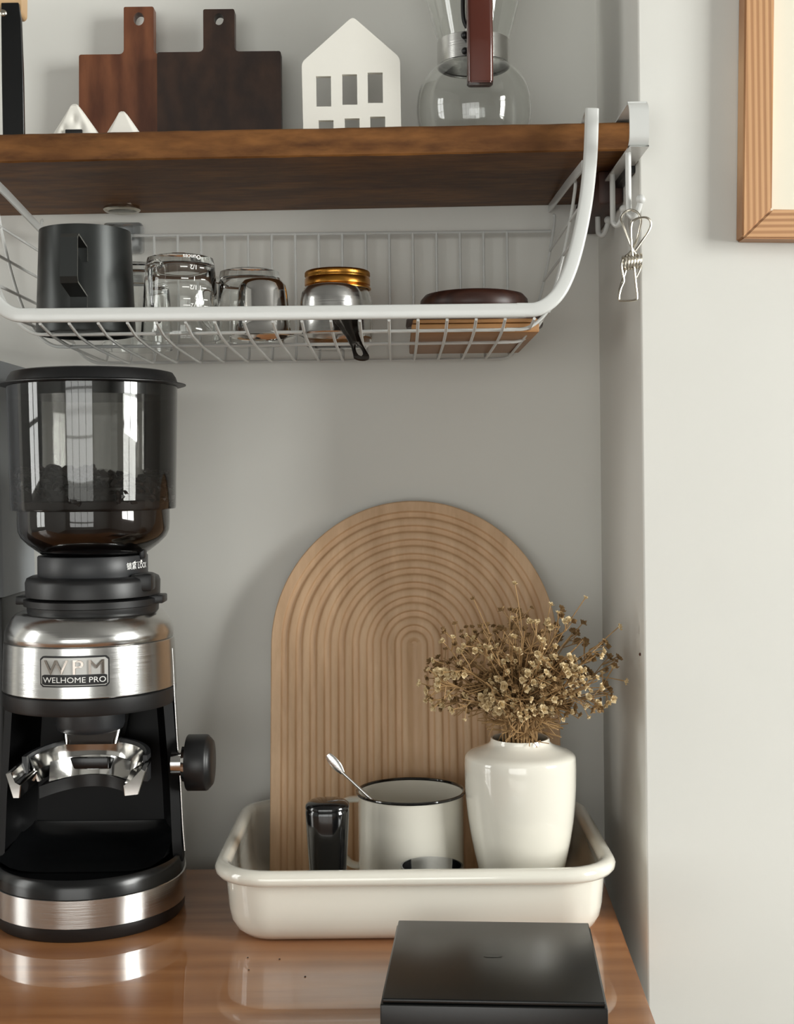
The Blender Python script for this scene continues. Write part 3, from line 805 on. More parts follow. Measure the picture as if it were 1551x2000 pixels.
fan = [e + side * (w * math.cos(a)) + t * (w * .8 * math.sin(a)) for a in [PI * i / 12 for i in range(13)]]
v0 = [bm.verts.new(x - nn) for x in fan]; v1 = [bm.verts.new(x + nn) for x in fan]
bm.faces.new(v0); bm.faces.new(v1[::-1])
for j in range(13): bm.faces.new((v0[j], v0[(j + 1) % 13], v1[(j + 1) % 13], v1[j]))
bmesh.ops.remove_doubles(bm, verts=bm.verts, dist=1e-6)
bmesh.ops.delete(bm, geom=[f for f in bm.faces if f.calc_area() < 1e-12], context='FACES_ONLY')
obj('handle', bm, M['dark_steel'], sp, smooth=35)
# pale wooden box with dark lids
wx = thing('wooden_box', (.064, 1.1, FB_), 'shallow pale wooden box lying at the right end of the wire basket', 'box')
obj('base', box(NB(), .0125, .1125, 1.024, 1.196, FB_ + .0002, FB_ + .0075, .0012), M['pale_wood'], wx)
obj('upper_half', box(NB(), .0135, .1115, 1.025, 1.195, FB_ + .0080, .1225, .0012), M['pale_wood'], wx)
bm = NB(); lathe(bm, .0665, 1.105, [(0, .1228), (.0545, .1228), (.0570, .1240), (.0578, .1265), (.0572, .1315), (.054, .1345), (0, .1348)], 72)
l1 = obj('wooden_dish', bm, M['lid_brown'], loc=(.0665, 1.105, .1228)); tag(l1, 'wider dark brown round wooden dish under the smaller one in the basket', 'dish')
bm = NB(); lathe(bm, .0665, 1.105, [(0, .1350), (.0425, .1350), (.0450, .1375), (.0458, .142), (.0450, .1475), (.0415, .1515), (.036, .1528), (0, .1530)], 72)
l2 = obj('wooden_dish', bm, M['lid_brown'], loc=(.0665, 1.105, .135)); tag(l2, 'smaller dark brown round wooden dish on top of the stack in the basket', 'dish')

# ------------------------------------------------------------------ tray
tcx, tcy = .0110, 1.098
tr = [(.117, .085, 0), (.122, .090, .0001), (.1295, .0975, .0022), (.1350, .1030, .0070), (.1385, .1065, .0135), (.1402, .1082, .022), (.1418, .1098, .040), (.1422, .1102, .0455)]
rc = (.1447, .1127, .0527); q = .0063
for k in range(10):
    a = -PI * .62 + (PI * 1.55) * k / 9
    tr.append((rc[0] + q * math.cos(a), rc[1] + q * math.sin(a) * 0 + q * math.cos(a), rc[2] + q * math.sin(a)))
tr += [(.1392, .1072, .050), (.1388, .1068, .040), (.1372, .1052, .022), (.1350, .103, .0145), (.131, .099, .0075), (.126, .094, .0038), (.119, .087, .0025)]
def trl(hx, hy, z): return [(x, y, CT + z) for x, y in rr(tcx, tcy, hx + .0055, hy, .046 - (.151 - hx) * .95, 8)]
bm = NB(); loft(bm, [trl(*t_) for t_ in tr])
ty = obj('enamel_tray', bm, M['enamel'], loc=(tcx, tcy, CT), smooth=50); tag(ty, 'deep white enamel tray with rolled rim standing on the counter', 'tray')
TF = CT + .0027

# arch board
R = .131; ax = .0141; zbot = TF + .0004; zc = -.0253 - R * math.cos(math.radians(10))
tilt = math.tan(math.radians(9.6)); Yb0 = 1.1640; thk = .0125
def prof_h(d):     # d = distance from outer edge inwards
    if d < .0088: return 0.0
    k = ((d - .0088) / .01295) % 1.0
    w = .15
    def sm(a, b, x):
        x = min(max((x - a) / (b - a), 0), 1); return x * x * (3 - 2 * x)
    g = sm(0, w, k) * (1 - sm(.44, .44 + w, k))
    ridge = .0005 * math.sin(PI * min(max((k - .5) / .5, 0), 1)) if k > .5 else 0
    return .0024 * g - ridge
ds = [0.0008, .004, .0085]
k = 0
while .0088 + k * .01295 < R - .006:
    b = .0088 + k * .01295
    for f_ in (0, .035, .075, .115, .15, .22, .3, .37, .44, .475, .515, .555, .59, .68, .78, .88, .96): ds.append(b + f_ * .01295)
    k += 1
ds = [d for d in ds if d < R - .003] + [R - .0028]
pathU = [('s', -1, 0.0), ('s', -1, 1.0)] + [('a', PI - PI * i / 64, 0) for i in range(1, 64)] + [('s', 1, 1.0), ('s', 1, 0.0)]
H = zc + 0 - zbot
def bp(q_, rad, depth):
    if q_[0] == 's': x = ax + q_[1] * rad; z = zbot + H * q_[2]
    else: x = ax + rad * math.cos(q_[1]); z = zc + rad * math.sin(q_[1])
    return (x, Yb0 + (z - zbot) * tilt + depth, z)
bm = NB()
grid = [[bm.verts.new(bp(q_, R, .0008)) for q_ in pathU]] + [[bm.verts.new(bp(q_, R - d, prof_h(d))) for q_ in pathU] for d in ds]
back = [bm.verts.new(bp(q_, R, thk)) for q_ in pathU]
for a, b in zip([back] + grid[:-1], grid):
    for i in range(len(pathU) - 1): bm.faces.new((a[i], a[i + 1], b[i + 1], b[i]))
bm.faces.new(back)
bm.faces.new(grid[-1])
bot = [g_[0] for g_ in grid] + [g_[-1] for g_ in reversed(grid)]
bm.faces.new([back[0]] + bot + [back[-1]])
ab = obj('arch_board', bm, M['arch'], loc=(ax, Yb0, zbot), smooth=38); tag(ab, 'arched beech wood board with concentric rainbow grooves standing in the tray', 'board')

# vase
vx, vy = .0980, 1.0675
def zv(py): return P(1016, py, vy).z
vp = [(0, TF), (.026, TF), (.0275, TF + .0012), (.0300, TF + .010), (.0345, zv(1700)), (.0392, zv(1650)), (.0428, zv(1600)), (.0448, zv(1550)), (.0454, zv(1505)), (.0452, zv(1482)), (.0443, zv(1474)), (.0410, zv(1468)), (.0340, zv(1462)), (.0275, zv(1455)), (.0246, zv(1449)), (.0240, zv(1443)), (.0236, zv(1440))]
vpi = [(.0222, zv(1440.5)), (.0218, zv(1446)), (.024, zv(1456)), (.038, zv(1474)), (.0425, zv(1500)), (.041, zv(1600)), (.033, zv(1700)), (.024, TF + .006), (0, TF + .005)]
bm = NB(); sm_ = [(p.x, p.y) for p in spline([(a, b, 0) for a, b in vp[3:]], 4)]
lathe(bm, vx, vy, vp[:3] + sm_ + vpi, 72)
vs_ = obj('vase', bm, M['porcelain'], loc=(vx, vy, TF), smooth=60); tag(vs_, 'glossy white shouldered vase holding dried flowers in the tray', 'vase')

# mug
mx_, my = .0087, 1.0960
def zm(py): return P(802, py, my).z
zr_ = zm(1545)
mg = thing('enamel_mug', (mx_, my, TF), 'white enamel mug with black rim beside the vase in the tray', 'mug')
bm = NB(); lathe(bm, mx_, my, [(0, TF + .001), (.040, TF + .001), (.0425, TF), (.0440, TF + .0025), (.0443, TF + .006), (.0443, zr_ - .003), (.0450, zr_ - .001), (.0437, zr_ - .001), (.0435, zr_ - .004), (.0435, TF + .006), (.041, TF + .0035), (0, TF + .003)], 72)
obj('body', bm, M['enamel'], mg, smooth=50)
bm = NB(); tube(bm, [(mx_ + .0449 * math.cos(a), my + .0449 * math.sin(a), zr_) for a in [2 * PI * i / 72 for i in range(72)]], .0013, 8, closed=True)
obj('rim', bm, M['black_rim'], mg, label='black enamelled rim')
d = Vector((-math.cos(math.radians(10)), math.sin(math.radians(10)), 0)); b0 = Vector((mx_, my, 0)) + d * .0436
zt0 = P(690, 1565, 1.10).z; zb0 = P(690, 1693, 1.10).z
pts = [b0 + Vector((0, 0, zt0 + .0010)), b0 + d * .010 + Vector((0, 0, zt0)), b0 + d * .020 + Vector((0, 0, zt0 - .007)), b0 + d * .0215 + Vector((0, 0, zt0 - .022)), b0 + d * .018 + Vector((0, 0, zb0 + .014)), b0 + d * .009 + Vector((0, 0, zb0 + .002)), b0 + Vector((0, 0, zb0))]
bm = NB(); L = []
cp = spline(pts, 6)
for i, p in enumerate(cp):
    t = (cp[min(i + 1, len(cp) - 1)] - cp[max(i - 1, 0)]).normalized(); w = t.cross(d.cross(Vector((0, 0, 1)))).normalized(); sd = d.cross(Vector((0, 0, 1))).normalized()
    L.append([p + w * (.0026 * math.cos(a)) + sd * (.0062 * math.sin(a)) for a in [2 * PI * k / 12 for k in range(12)]])
loft(bm, L); obj('handle', bm, M['enamel'], mg)
# spoon
s0, s1, s2 = P(640, 1474, 1.0745), P(668, 1508, 1.0735), P(722, 1558, 1.0725)
s3 = s2 + (s2 - s1) * .45
spn = thing('small_spoon', s2, 'small flat steel spoon leaning out of the black-rimmed mug', 'spoon')
ax_ = (s1 - s0).normalized(); sd = ax_.cross(Vector((0, 1, 0))).normalized(); nn = ax_.cross(sd)
bm = NB(); ln = (s1 - s0).length; rings = []
for i in range(13):
    k = i / 12; w = .0040 * math.sin(PI * (.12 + k * .80)) ** .6; cdz = .0005 * math.sin(PI * k)
    p = s0 + ax_ * (ln * k * 1.05)
    rings.append([p + sd * (w * math.cos(a)) + nn * (.0006 * math.sin(a)) + nn * cdz * (1 - math.cos(a) ** 2) for a in [2 * PI * j / 14 for j in range(14)]])
loft(bm, rings); obj('bowl', bm, M['steel'], spn)
bm = NB(); tube(bm, [s1, s1 + (s2 - s1) * .3, s2, s3], [.0013, .0011, .0015, .0015], 10); obj('stem', bm, M['chrome'], spn)

# black handle-like tamper standing in the tray
tx, tyy = P(640, 1620, 1.040).x, 1.040
tp = thing('coffee_tamper', (tx, tyy, TF), 'glossy black tapered handle standing left of the enamel mug', 'tamper')
zt = P(640, 1577, 1.040).z; L = []
for (h, z) in ((.0122, TF + .0005), (.0132, TF + .004), (.0140, zt - .060), (.0156, zt - .036), (.0168, zt - .014), (.0173, zt - .0035), (.0171, zt - .0015), (.0164, zt)):
    L.append([(x, y, z) for x, y in rr(tx, tyy, h, h * .92, h * .80, 8)])
bm = NB(); loft(bm, L); obj('grip', bm, M['black_gloss'], tp, smooth=45)
L = []
for (h, z) in ((.0168, zt + .0001), (.0174, zt + .0006), (.0174, zt + .0016), (.0168, zt + .0032), (.0150, zt + .0048), (.0120, zt + .0060), (.008, zt + .0067), (.003, zt + .0070)):
    L.append([(x, y, z) for x, y in rr(tx, tyy, h, h * .92, h * .80, 8)])
bm = NB(); loft(bm, L); obj('cap', bm, M['black_gloss'], tp, smooth=45)

# smoky cup
sx, sy = .0240, 1.0225
bm = NB(); zt = P(843, 1690, sy).z
lathe(bm, sx, sy, [(0, TF + .0002), (.0185, TF + .0002), (.0200, TF + .002), (.0232, zt - .012), (.0240, zt - .004), (.0243, zt), (.0230, zt), (.0222, zt - .012), (.019, TF + .003), (0, TF + .0025)], 48)
sc_ = obj('smoky_cup', bm, M['smoke_glass'], loc=(sx, sy, TF), smooth=50); tag(sc_, 'small smoky grey glass cup in front of the enamel mug', 'cup')

# black box
BH = .035; zt = CT + BH
c_bl, c_br = PZ(778, 1797, zt), PZ(1150, 1802, zt); c_fl, c_fr = PZ(747, 1950, zt), PZ(1183, 1958, zt)
bx = thing('black_scale', ((c_fl.x + c_fr.x) / 2, (c_fl.y + c_bl.y) / 2, CT), 'flat matt black square coffee scale in front of the tray', 'scale')
yaw = math.atan2(c_fr.y - c_fl.y, c_fr.x - c_fl.x)
ctrp = (c_bl + c_br + c_fl + c_fr) / 4; hw = ((c_fr - c_fl).length + (c_br - c_bl).length) / 4; hd = ((c_bl - c_fl).length + (c_br - c_fr).length) / 4
mr_ = Matrix.Rotation(yaw, 4, 'Z')
def place(bm, z0):
    for v in bm.verts: v.co = Vector((ctrp.x, ctrp.y, 0)) + mr_ @ v.co
    return bm
obj('top_plate', place(box(NB(), -hw, hw, -hd, hd, zt - .003, zt, .0009, 3), 0), M['box_black'], bx)
obj('base', place(box(NB(), -hw - .0012, hw + .0012, -hd - .0015, hd - .001, CT + .0005, zt - .0032, .0008, 3), 0), M['box_black'], bx)
mk = PZ(963, 1866, zt + .0003)
bm = NB(); vs = [bm.verts.new((mk.x + x, mk.y + y, zt + .0002)) for x, y in rr(0, 0, .0062, .0030, .003, 8)]; bm.faces.new(vs)
obj('oval_mark', bm, M['box_mark'], bx, smooth=0, fix=False)

# crumbs on the counter
for i, (px, py) in enumerate(((484, 1870), (546, 1873), (486, 1894), (596, 1907))):
    p = PZ(px, py, CT + .0004); bm = NB(); bmesh.ops.create_icosphere(bm, subdivisions=1, radius=.00055 + .0001 * (i % 2), matrix=Matrix.Translation(p) @ Matrix.Diagonal((1.3, 1, .7, 1)))
    cr_ = obj('coffee_crumb', bm, M['bean'], loc=tuple(p)); tag(cr_, ('tiny coffee crumb nearest the front left corner of the tray', 'tiny coffee crumb close under the tray front, right of the first', 'tiny coffee crumb directly in front of the leftmost one', 'tiny coffee crumb farthest right and nearest the black scale')[i], 'crumb', 'coffee crumbs on the counter')

# ------------------------------------------------------------------ coffee grinder
GX, GY = -.2560, 1.0775
gr = thing('coffee_grinder', (GX, 1.09, CT), 'steel and black coffee grinder with smoky bean hopper on the counter', 'coffee grinder')
def plan(r, back=1.25, cx=GX, cy=GY, n=56):
    out = []
    for i in range(n):
        a = 2 * PI * i / n
        out.append((cx + r * math.cos(a), cy + (r if math.sin(a) < 0 else r * back) * math.sin(a)))
    return out
def gl(lst, mat, name, back=1.25, cy=GY, caps=(True, True), smooth=40, label=None):
    bm = NB(); loft(bm, [[(x, y, z) for x, y in plan(r, back, GX, cy)] for r, z in lst], *caps)
    return obj(name, bm, mat, gr, smooth=smooth, label=label)
# base
gl([(.0745, CT + .0003), (.0762, CT + .003), (.0768, CT + .0108)], M['black_plastic'], 'foot')
gl([(.0772, CT + .0110), (.0777, CT + .0114), (.0777, CT + .0328), (.0772, CT + .0332)], M['steel'], 'steel_band')
gl([(.0765, CT + .0334), (.0758, CT + .040), (.0745, CT + .0455), (.0725, CT + .0472), (.0705, CT + .0462), (.068, CT + .0440), (.060, CT + .0415), (.02, CT + .041)], M['black_satin'], 'drip_tray')
# rear column: U-shaped in plan, with a black inner face
def colplan(r, yfront, inset, yin, cy=GY, back=1.25):
    ys = [(GX + r * math.cos(a), cy + r * back * math.sin(a)) for a in [PI * i / 30 for i in range(31)]]
    out = [(GX + r, yfront)] + ys[1:-1] + [(GX - r, yfront)]
    ins = r - inset
    out += [(GX - ins, yfront - .004), (GX - ins + .004, yin - .012), (GX - ins + .014, yin)]
    out += [(GX + ins - .014, yin), (GX + ins - .004, yin - .012), (GX + ins, yfront - .004)]
    return out
ZH = -.1845
bm = NB(); loft(bm, [[(x, y, z) for x, y in colplan(r, yf, .007, 1.118)] for r, yf, z in ((.0765, 1.0775, CT + .040), (.0755, 1.0775, -.30), (.0740, 1.079, -.26), (.0715, 1.080, -.22), (.0690, 1.080, ZH))])
obj('column', bm, M['black_deep'], gr, smooth=35)
bm = NB()
for sg in (1, -1):
    Ls = []
    for r, z in ((.0775, CT + .0475), (.0762, -.29), (.0745, -.25), (.0722, -.215), (.0705, -.18), (.0690, -.14)):
        pr = [(GX + sg * (r + .0004) * math.cos(a), GY + (r + .0004) * 1.25 * math.sin(a), z) for a in [(.04 if sg > 0 else .35) + 1.1 * i / 12 for i in range(13)]]
        pi_ = [(GX + sg * (r - .0003) * math.cos(a), GY + (r - .0003) * 1.25 * math.sin(a), z) for a in [(.04 if sg > 0 else .35) + 1.1 * i / 12 for i in range(12, -1, -1)]]
        Ls.append(pr + pi_)
    bmx = NB(); loft(bmx, Ls); obj('side_panel', bmx, M['steel'], gr, smooth=45)
bm.free()
# fillet between back wall and drip tray
bm = NB(); prf = [(1.045, CT + .0418), (1.075, CT + .0425), (1.095, CT + .0445), (1.108, CT + .050), (1.114, CT + .057), (1.116, CT + .064)]
Ls = []
for i in range(15):
    k = -1 + 2 * i / 14; x = GX + k * .066; e = (abs(k) ** 6) * .010
    Ls.append([(x, y, z + e * (1 if j < 5 else .2)) for j, (y, z) in enumerate(prf)] + [(x, 1.118, CT + .064), (x, 1.118, CT + .0415)])
loft(bm, Ls); obj('splash_guard', bm, M['black_satin'], gr, smooth=60)
# head
HYc = 1.0850
gl([(.0690, ZH), (.0698, ZH + .002), (.0700, -.1722), (.0690, -.1712)], M['black_plastic'], 'chin', cy=HYc, back=1.15)
gl([(.0698, -.1705), (.0702, -.1700), (.0696, -.1500), (.0688, -.1316), (.0683, -.1312)], M['steel'], 'head_band', cy=HYc, back=1.15)
gl([(.0680, -.1306), (.0684, -.1302), (.0680, -.1245), (.0662, -.1190), (.0628, -.1135), (.0590, -.1095), (.055, -.1080)], M['steel'], 'head_dome', cy=HYc, back=1.15, smooth=60)
# badge
bxc = P(144.5, 1312, 1.0155); bz = bxc.z; ba = (bxc.x - GX) / .0698
def on_head(r):
    def fn(x, y, d=0.0):
        a = ba + x / .0698
        return Vector((GX + (r + d) * math.sin(a), HYc - (r + d) * math.cos(a), bz + y))
    return fn
def badge_plate(hw, hh, rad, r0, r1, name, mat, cy=0.0):
    bm = NB(); nx = 24; cols = []
    for i in range(nx + 1):
        x = -hw + 2 * hw * i / nx; e = max(0, abs(x) - (hw - rad)); h = hh - rad + math.sqrt(max(rad * rad - e * e, 0))
        f1, f0 = on_head(r1), on_head(r0)
        cols.append([f1(x, cy - h), f1(x, cy + h), f0(x, cy + h), f0(x, cy - h)])
    loft(bm, cols); return obj(name, bm, mat, gr, smooth=35)
bd = badge_plate(.0270, .0120, .0022, .0690, .0708, 'badge', M['black_plastic'])
_b1 = badge_plate(.0258, .0108, .0018, .0700, .0713, 'badge_face', M['badge'])
_b2 = badge_plate(.0250, .0040, .0008, .0700, .0715, 'badge_strip', M['black_plastic'], cy=-.0062)
bm = text_bm('WPM', .0162, lambda x, y, d: on_head(.0718)(x, y + .0036, d), bold=0, xs=1.12, spacing=1.25, depth=.0006); obj('badge_letters', bm, M['silver_print'], gr, smooth=0, label='raised silver letters')
bm = text_bm('WELHOME PRO', .0062, lambda x, y, d: on_head(.0718)(x, y - .0062, d), bold=0, xs=1.10); obj('badge_lettering', bm, M['white_print'], gr, smooth=0, fix=False)
for o in (_b1, _b2): o.parent = bd
for o in [q for q in COL.objects if q.name.startswith('badge_letter')]: o.parent = bd
# collars
RY = 1.085
def gc(prof, mat, name, n=64, smooth=45, x=GX + .0035, label=None):
    bm = NB(); lathe(bm, x, RY, prof, n); return obj(name, bm, mat, gr, smooth=smooth, label=label)
zg = lambda py: (936 - py) * RY / F
gc([(0, zg(1200)), (.0520, zg(1200)), (.0530, zg(1196)), (.0535, zg(1180)), (.0560, zg(1178)), (.0562, zg(1166)), (.0540, zg(1164)), (0, zg(1164))], M['black_plastic'], 'lower_ring')
for sg, wd in ((1, .010), (-1, .008)):
    x0 = GX + .0035 + sg * .0545
    obj('ring_lug', box(NB(), x0 - .006, x0 + .006, RY - .016, RY + .004, zg(1176), zg(1160), .0012), M['black_plastic'], gr)
gc([(0, zg(1162)), (.0520, zg(1162)), (.0545, zg(1160)), (.0548, zg(1134)), (.0535, zg(1126)), (.0500, zg(1122)), (0, zg(1122))], M['black_plastic'], 'adjusting_ring')
obj('ring_tab', box(NB(), GX + .040, GX + .0575, RY - .030, RY - .012, zg(1150), zg(1117), .0025), M['black_plastic'], gr)
gc([(0, zg(1124)), (.0443, zg(1124)), (.0447, zg(1122)), (.0447, zg(1085)), (.0440, zg(1083)), (0, zg(1083))], M['grey_plastic'], 'lock_collar')
obj('release_tab', box(NB(), GX + .0445, GX + .0495, RY - .016, RY - .006, zg(1090), zg(1068), .0015), M['black_plastic'], gr)
def on_collar(px, py):
    p = P(px, py, 1.05); r = .0450
    a0 = math.asin(max(-.95, min(.95, (p.x - GX - .0035) / .0447))) 
    def fn(x, y, d=0): 
        a = a0 + x / r
        return Vector((GX + .0035 + r * math.sin(a), RY - r * math.cos(a), p.z + y))
    return fn
bm = text_bm('锁紧 LOCK', .0060, on_collar(262, 1107), xs=.92, bold=.00008); obj('lock_lettering', bm, M['white_print'], gr, smooth=0, fix=False)
bm = NB(); fn = on_collar(262, 1100)
vs = [bm.verts.new(fn(x, y)) for x, y in ((-.0085, -.0008), (-.004, .0012), (-.0045, 0), (.006, 0), (.006, -.0006), (-.003, -.0008))]
bm.faces.new(vs); obj('lock_arrow', bm, M['white_print'], gr, smooth=0, fix=False)
bm = NB(); fn = on_collar(281, 1099)
vs = [bm.verts.new(fn(x, y)) for x, y in ((-.0016, .0010), (.0016, .0010), (0, -.0016))]
bm.faces.new(vs); obj('lock_pointer', bm, M['white_print'], gr, smooth=0, fix=False)
# hopper
hxx = GX + .0048
gc([(.0415, zg(1082)), (.0440, zg(1078)), (.0530, zg(1062)), (.0590, zg(1048)), (.0614, zg(1035)), (.0618, zg(1020)), (.0618, zg(996))], M['smoke'], 'hopper_bowl', x=hxx)
gc([(.0618, zg(996)), (.0666, zg(994)), (.0670, zg(990)), (.0692, zg(755))], M['smoke'], 'hopper_wall', x=hxx)
gc([(.0635, zg(978)), (.0650, zg(976)), (.0664, zg(776)), (.0676, zg(774))], M['smoke'], 'hopper_liner', x=hxx)
gc([(0, zg(777)), (.0680, zg(777)), (.0685, zg(756)), (0, zg(756))], M['black_satin'], 'lid_seal', x=hxx)
gc([(0, zg(755)), (.0735, zg(755)), (.0762, zg(753)), (.0762, zg(751.5)), (.0735, zg(750)), (.0695, zg(748)), (.0680, zg(738)), (.0655, zg(729)), (.060, zg(726)), (0, zg(723))], M['black_plastic'], 'hopper_lid', x=hxx, smooth=35)
for q in COL.objects:
    if q.name == 'lid_seal': _ls = q
    if q.name == 'hopper_lid': _ls.parent = q
    if q.name == 'lock_collar': _lc = q
for q in list(COL.objects):
    if q.name in ('lock_lettering', 'lock_arrow', 'lock_pointer', 'release_tab'): q.parent = _lc
# beans: pile (stuff) with individual beans around the visible surface
gc([(0, zg(1080)), (.0395, zg(1080)), (.0420, zg(1075)), (.0505, zg(1060)), (.0562, zg(1046)), (.0590, zg(1030)), (.0595, zg(1000)), (.0625, zg(978)), (.0625, zg(952)), (.045, zg(940)), (0, zg(935))], M['bean'], 'bean_heap', x=hxx)
random.seed(11)
bm = NB()
for i in range(520):
    a = random.uniform(0, 2 * PI); q = random.random()
    top = 930 + 14 * math.cos(a + .3)
    if i < 300: r = random.uniform(.0575, .0625); py = random.uniform(top, 978)
    else: r = random.uniform(0, .058); py = top + random.uniform(-4, 8)
    m = Matrix.Translation((hxx + r * math.cos(a), RY + r * math.sin(a), zg(py))) @ Matrix.Rotation(random.uniform(0, PI), 4, (random.random(), random.random(), random.random() + .1)) @ Matrix.Diagonal((1, .72, .55, 1))
    bmesh.ops.create_icosphere(bm, subdivisions=1, radius=.0052, matrix=m)
o = obj('coffee_beans', bm, M['bean'], gr, kind='stuff')
# spout
gc([(0, zg(1425)), (.0235, zg(1425)), (.0265, zg(1421)), (.0280, zg(1412)), (.0282, zg(1388)), (0, zg(1388))], M['grey_plastic'], 'spout', x=GX)
bm = NB(); L = []
for (w, y0_, y1_, py) in ((.0275, 1.088, 1.112, 1385), (.0262, 1.085, 1.112, 1410), (.0235, 1.080, 1.112, 1444), (.0225, 1.078, 1.112, 1450)):
    z = zg(py); L.append([(x, y, z) for x, y in rr(GX + .001, (y0_ + y1_) / 2, w, (y1_ - y0_) / 2, .006, 5)])
loft(bm, L); obj('chute', bm, M['chrome'], gr, smooth=45)
# portafilter fork: U-shaped cradle opening to the viewer
FXc, FYc = GX + .0045, 1.0520
def fork(ro, ri, z_hi, z_lo, a0, a1, taper=0.0, ex=1.0, ro2=None, ri2=None):
    ro2 = ro2 or ro; ri2 = ri2 or ri * .97
    bm = NB(); L = []
    n = 36
    for i in range(n + 1):
        a = a0 + (a1 - a0) * i / n
        ca, sa = math.cos(a), math.sin(a)
        yy = lambda r: FYc + r * sa * ex
        k = abs(math.cos(a))
        zh = z_hi - .004 * k ** 4
        zl = z_lo - taper * k ** 6
        L.append([(FXc + ro2 * ca, yy(ro2), zl), (FXc + ro * ca, yy(ro), zh), (FXc + ri * ca, yy(ri), zh), (FXc + ri2 * ca, yy(ri2), zl)])
    loft(bm, L); return bm
zf = -.2190
obj('fork_shell', fork(.0505, .0470, zf + .0022, zf - .0205, -.15, PI + .15, .002), M['grey_plastic'], gr, smooth=35)
obj('fork_liner', fork(.0466, .0456, zf - .0008, zf - .0215, .03, PI - .03, .002, 1.0, .0405, .0385), M['chrome'], gr, smooth=35)
# curved chrome cradle plate with slot
bm = NB(); L = []
for i in range(25):
    k = -1 + i / 12; x = FXc + k * .0325; y = 1.083 - .020 * k * k; zt_ = zf - .0085 - .0015 * k * k
    L.append([(x, y - .004, zt_ - .0150), (x, y, zt_), (x, y + .0012, zt_), (x, y - .0028, zt_ - .0150)])
loft(bm, L); obj('cradle_plate', bm, M['chrome'], gr, smooth=40)
p_ = P(172, 1491, 1.075)
bm = NB(); box(bm, p_.x - .0165, p_.x + .0165, 1.0755, 1.0795, p_.z - .0048, p_.z + .0048, .0010); obj('cradle_slot', bm, M['black_satin'], gr)
bm = NB(); L = []
for i in range(25):
    k = -1 + i / 12; x = FXc + k * .038; y = 1.080 - .026 * k * k; zt_ = zf - .0235 - .0035 * k * k
    L.append([(x, y - .004, zt_ - .0095), (x, y - .004, zt_), (x, y + .02, zt_), (x, y + .02, zt_ - .0095)])
loft(bm, L); obj('cradle_lip', bm, M['black_plastic'], gr, smooth=40)
# prongs
for sg in (-1, 1):
    Ls = []
    def pr(px, py, Y): return P(px, py, Y)
    if sg < 0: pts = [(10, 1512), (22, 1508), (28, 1530), (41, 1533), (38, 1560), (25, 1560)]
    else: pts = [(275, 1502), (284, 1508), (270, 1553), (243, 1556), (241, 1533), (258, 1524)]
    a_ = [P(x, y, 1.022) for x, y in pts]; b_ = [Vector((q_.x + (.004 if sg < 0 else -.001), 1.055, q_.z + (.004))) for q_ in a_]
    bm = NB(); loft(bm, [a_, b_]); bmesh.ops.bevel(bm, geom=list(bm.edges), offset=.0006, segments=1, affect='EDGES')
    obj('fork_prong', bm, M['chrome'], gr, smooth=30)
obj('fork_bracket', box(NB(), GX - .012, GX + .014, 1.098, 1.119, zf - .02, zf - .002, .001), M['black_plastic'], gr)
# side knob
kz = P(392, 1489, 1.08).z; kx0, kx1 = P(365, 1489, 1.08).x, P(418, 1489, 1.08).x
def xl(prof, mat, name):
    bm = NB(); lathe(bm, 0, 0, prof, 48)
    for v in bm.verts: v.co = Vector((v.co.z, 1.08 + v.co.x, kz + v.co.y))
    return obj(name, bm, mat, gr, smooth=45)
xl([(0, kx0 - .012), (.0105, kx0 - .012), (.0105, kx0 - .004), (.0155, kx0 - .003), (.0165, kx0 + .0002), (0, kx0 + .0002)], M['chrome'], 'knob_shaft')
xl([(0, kx0 + .0004), (.0220, kx0 + .0004), (.0229, kx0 + .0014), (.0229, kx1 - .0060), (.0222, kx1 - .0045), (.0210, kx1 - .0038), (.0206, kx1 - .0030), (.0180, kx1 - .0008), (.0120, kx1), (0, kx1)], M['black_plastic'], 'knob')

# ------------------------------------------------------------------ espresso machine at the left edge
em = thing('espresso_machine', (-.47, 1.17, CT), 'tall grey machine at the left edge behind the coffee grinder', 'appliance')
zt = P(10, 706, 1.15).z
L = []
for (xr, z) in ((-.3375, -.100), (-.3385, -.05), (-.3395, 0.02), (-.3410, zt - .004), (-.3425, zt - .001), (-.3450, zt)):
    L.append([(x, y, z) for x, y in rr((-.62 + xr) / 2, 1.17, (xr + .62) / 2, .055, .008, 5)])
bm = NB(); loft(bm, L); obj('housing', bm, M['appliance'], em, smooth=40)
obj('body', box(NB(), -.62, -.3430, 1.135, 1.224, CT + .012, -.1005, .004), M['black_plastic'], em)
for x in (-.60, -.37):
    for y in (1.15, 1.18):
        bm = NB(); lathe(bm, x, y, [(0, CT), (.009, CT), (.009, CT + .0118), (0, CT + .0118)], 20); obj('foot', bm, M['black_plastic'], em)

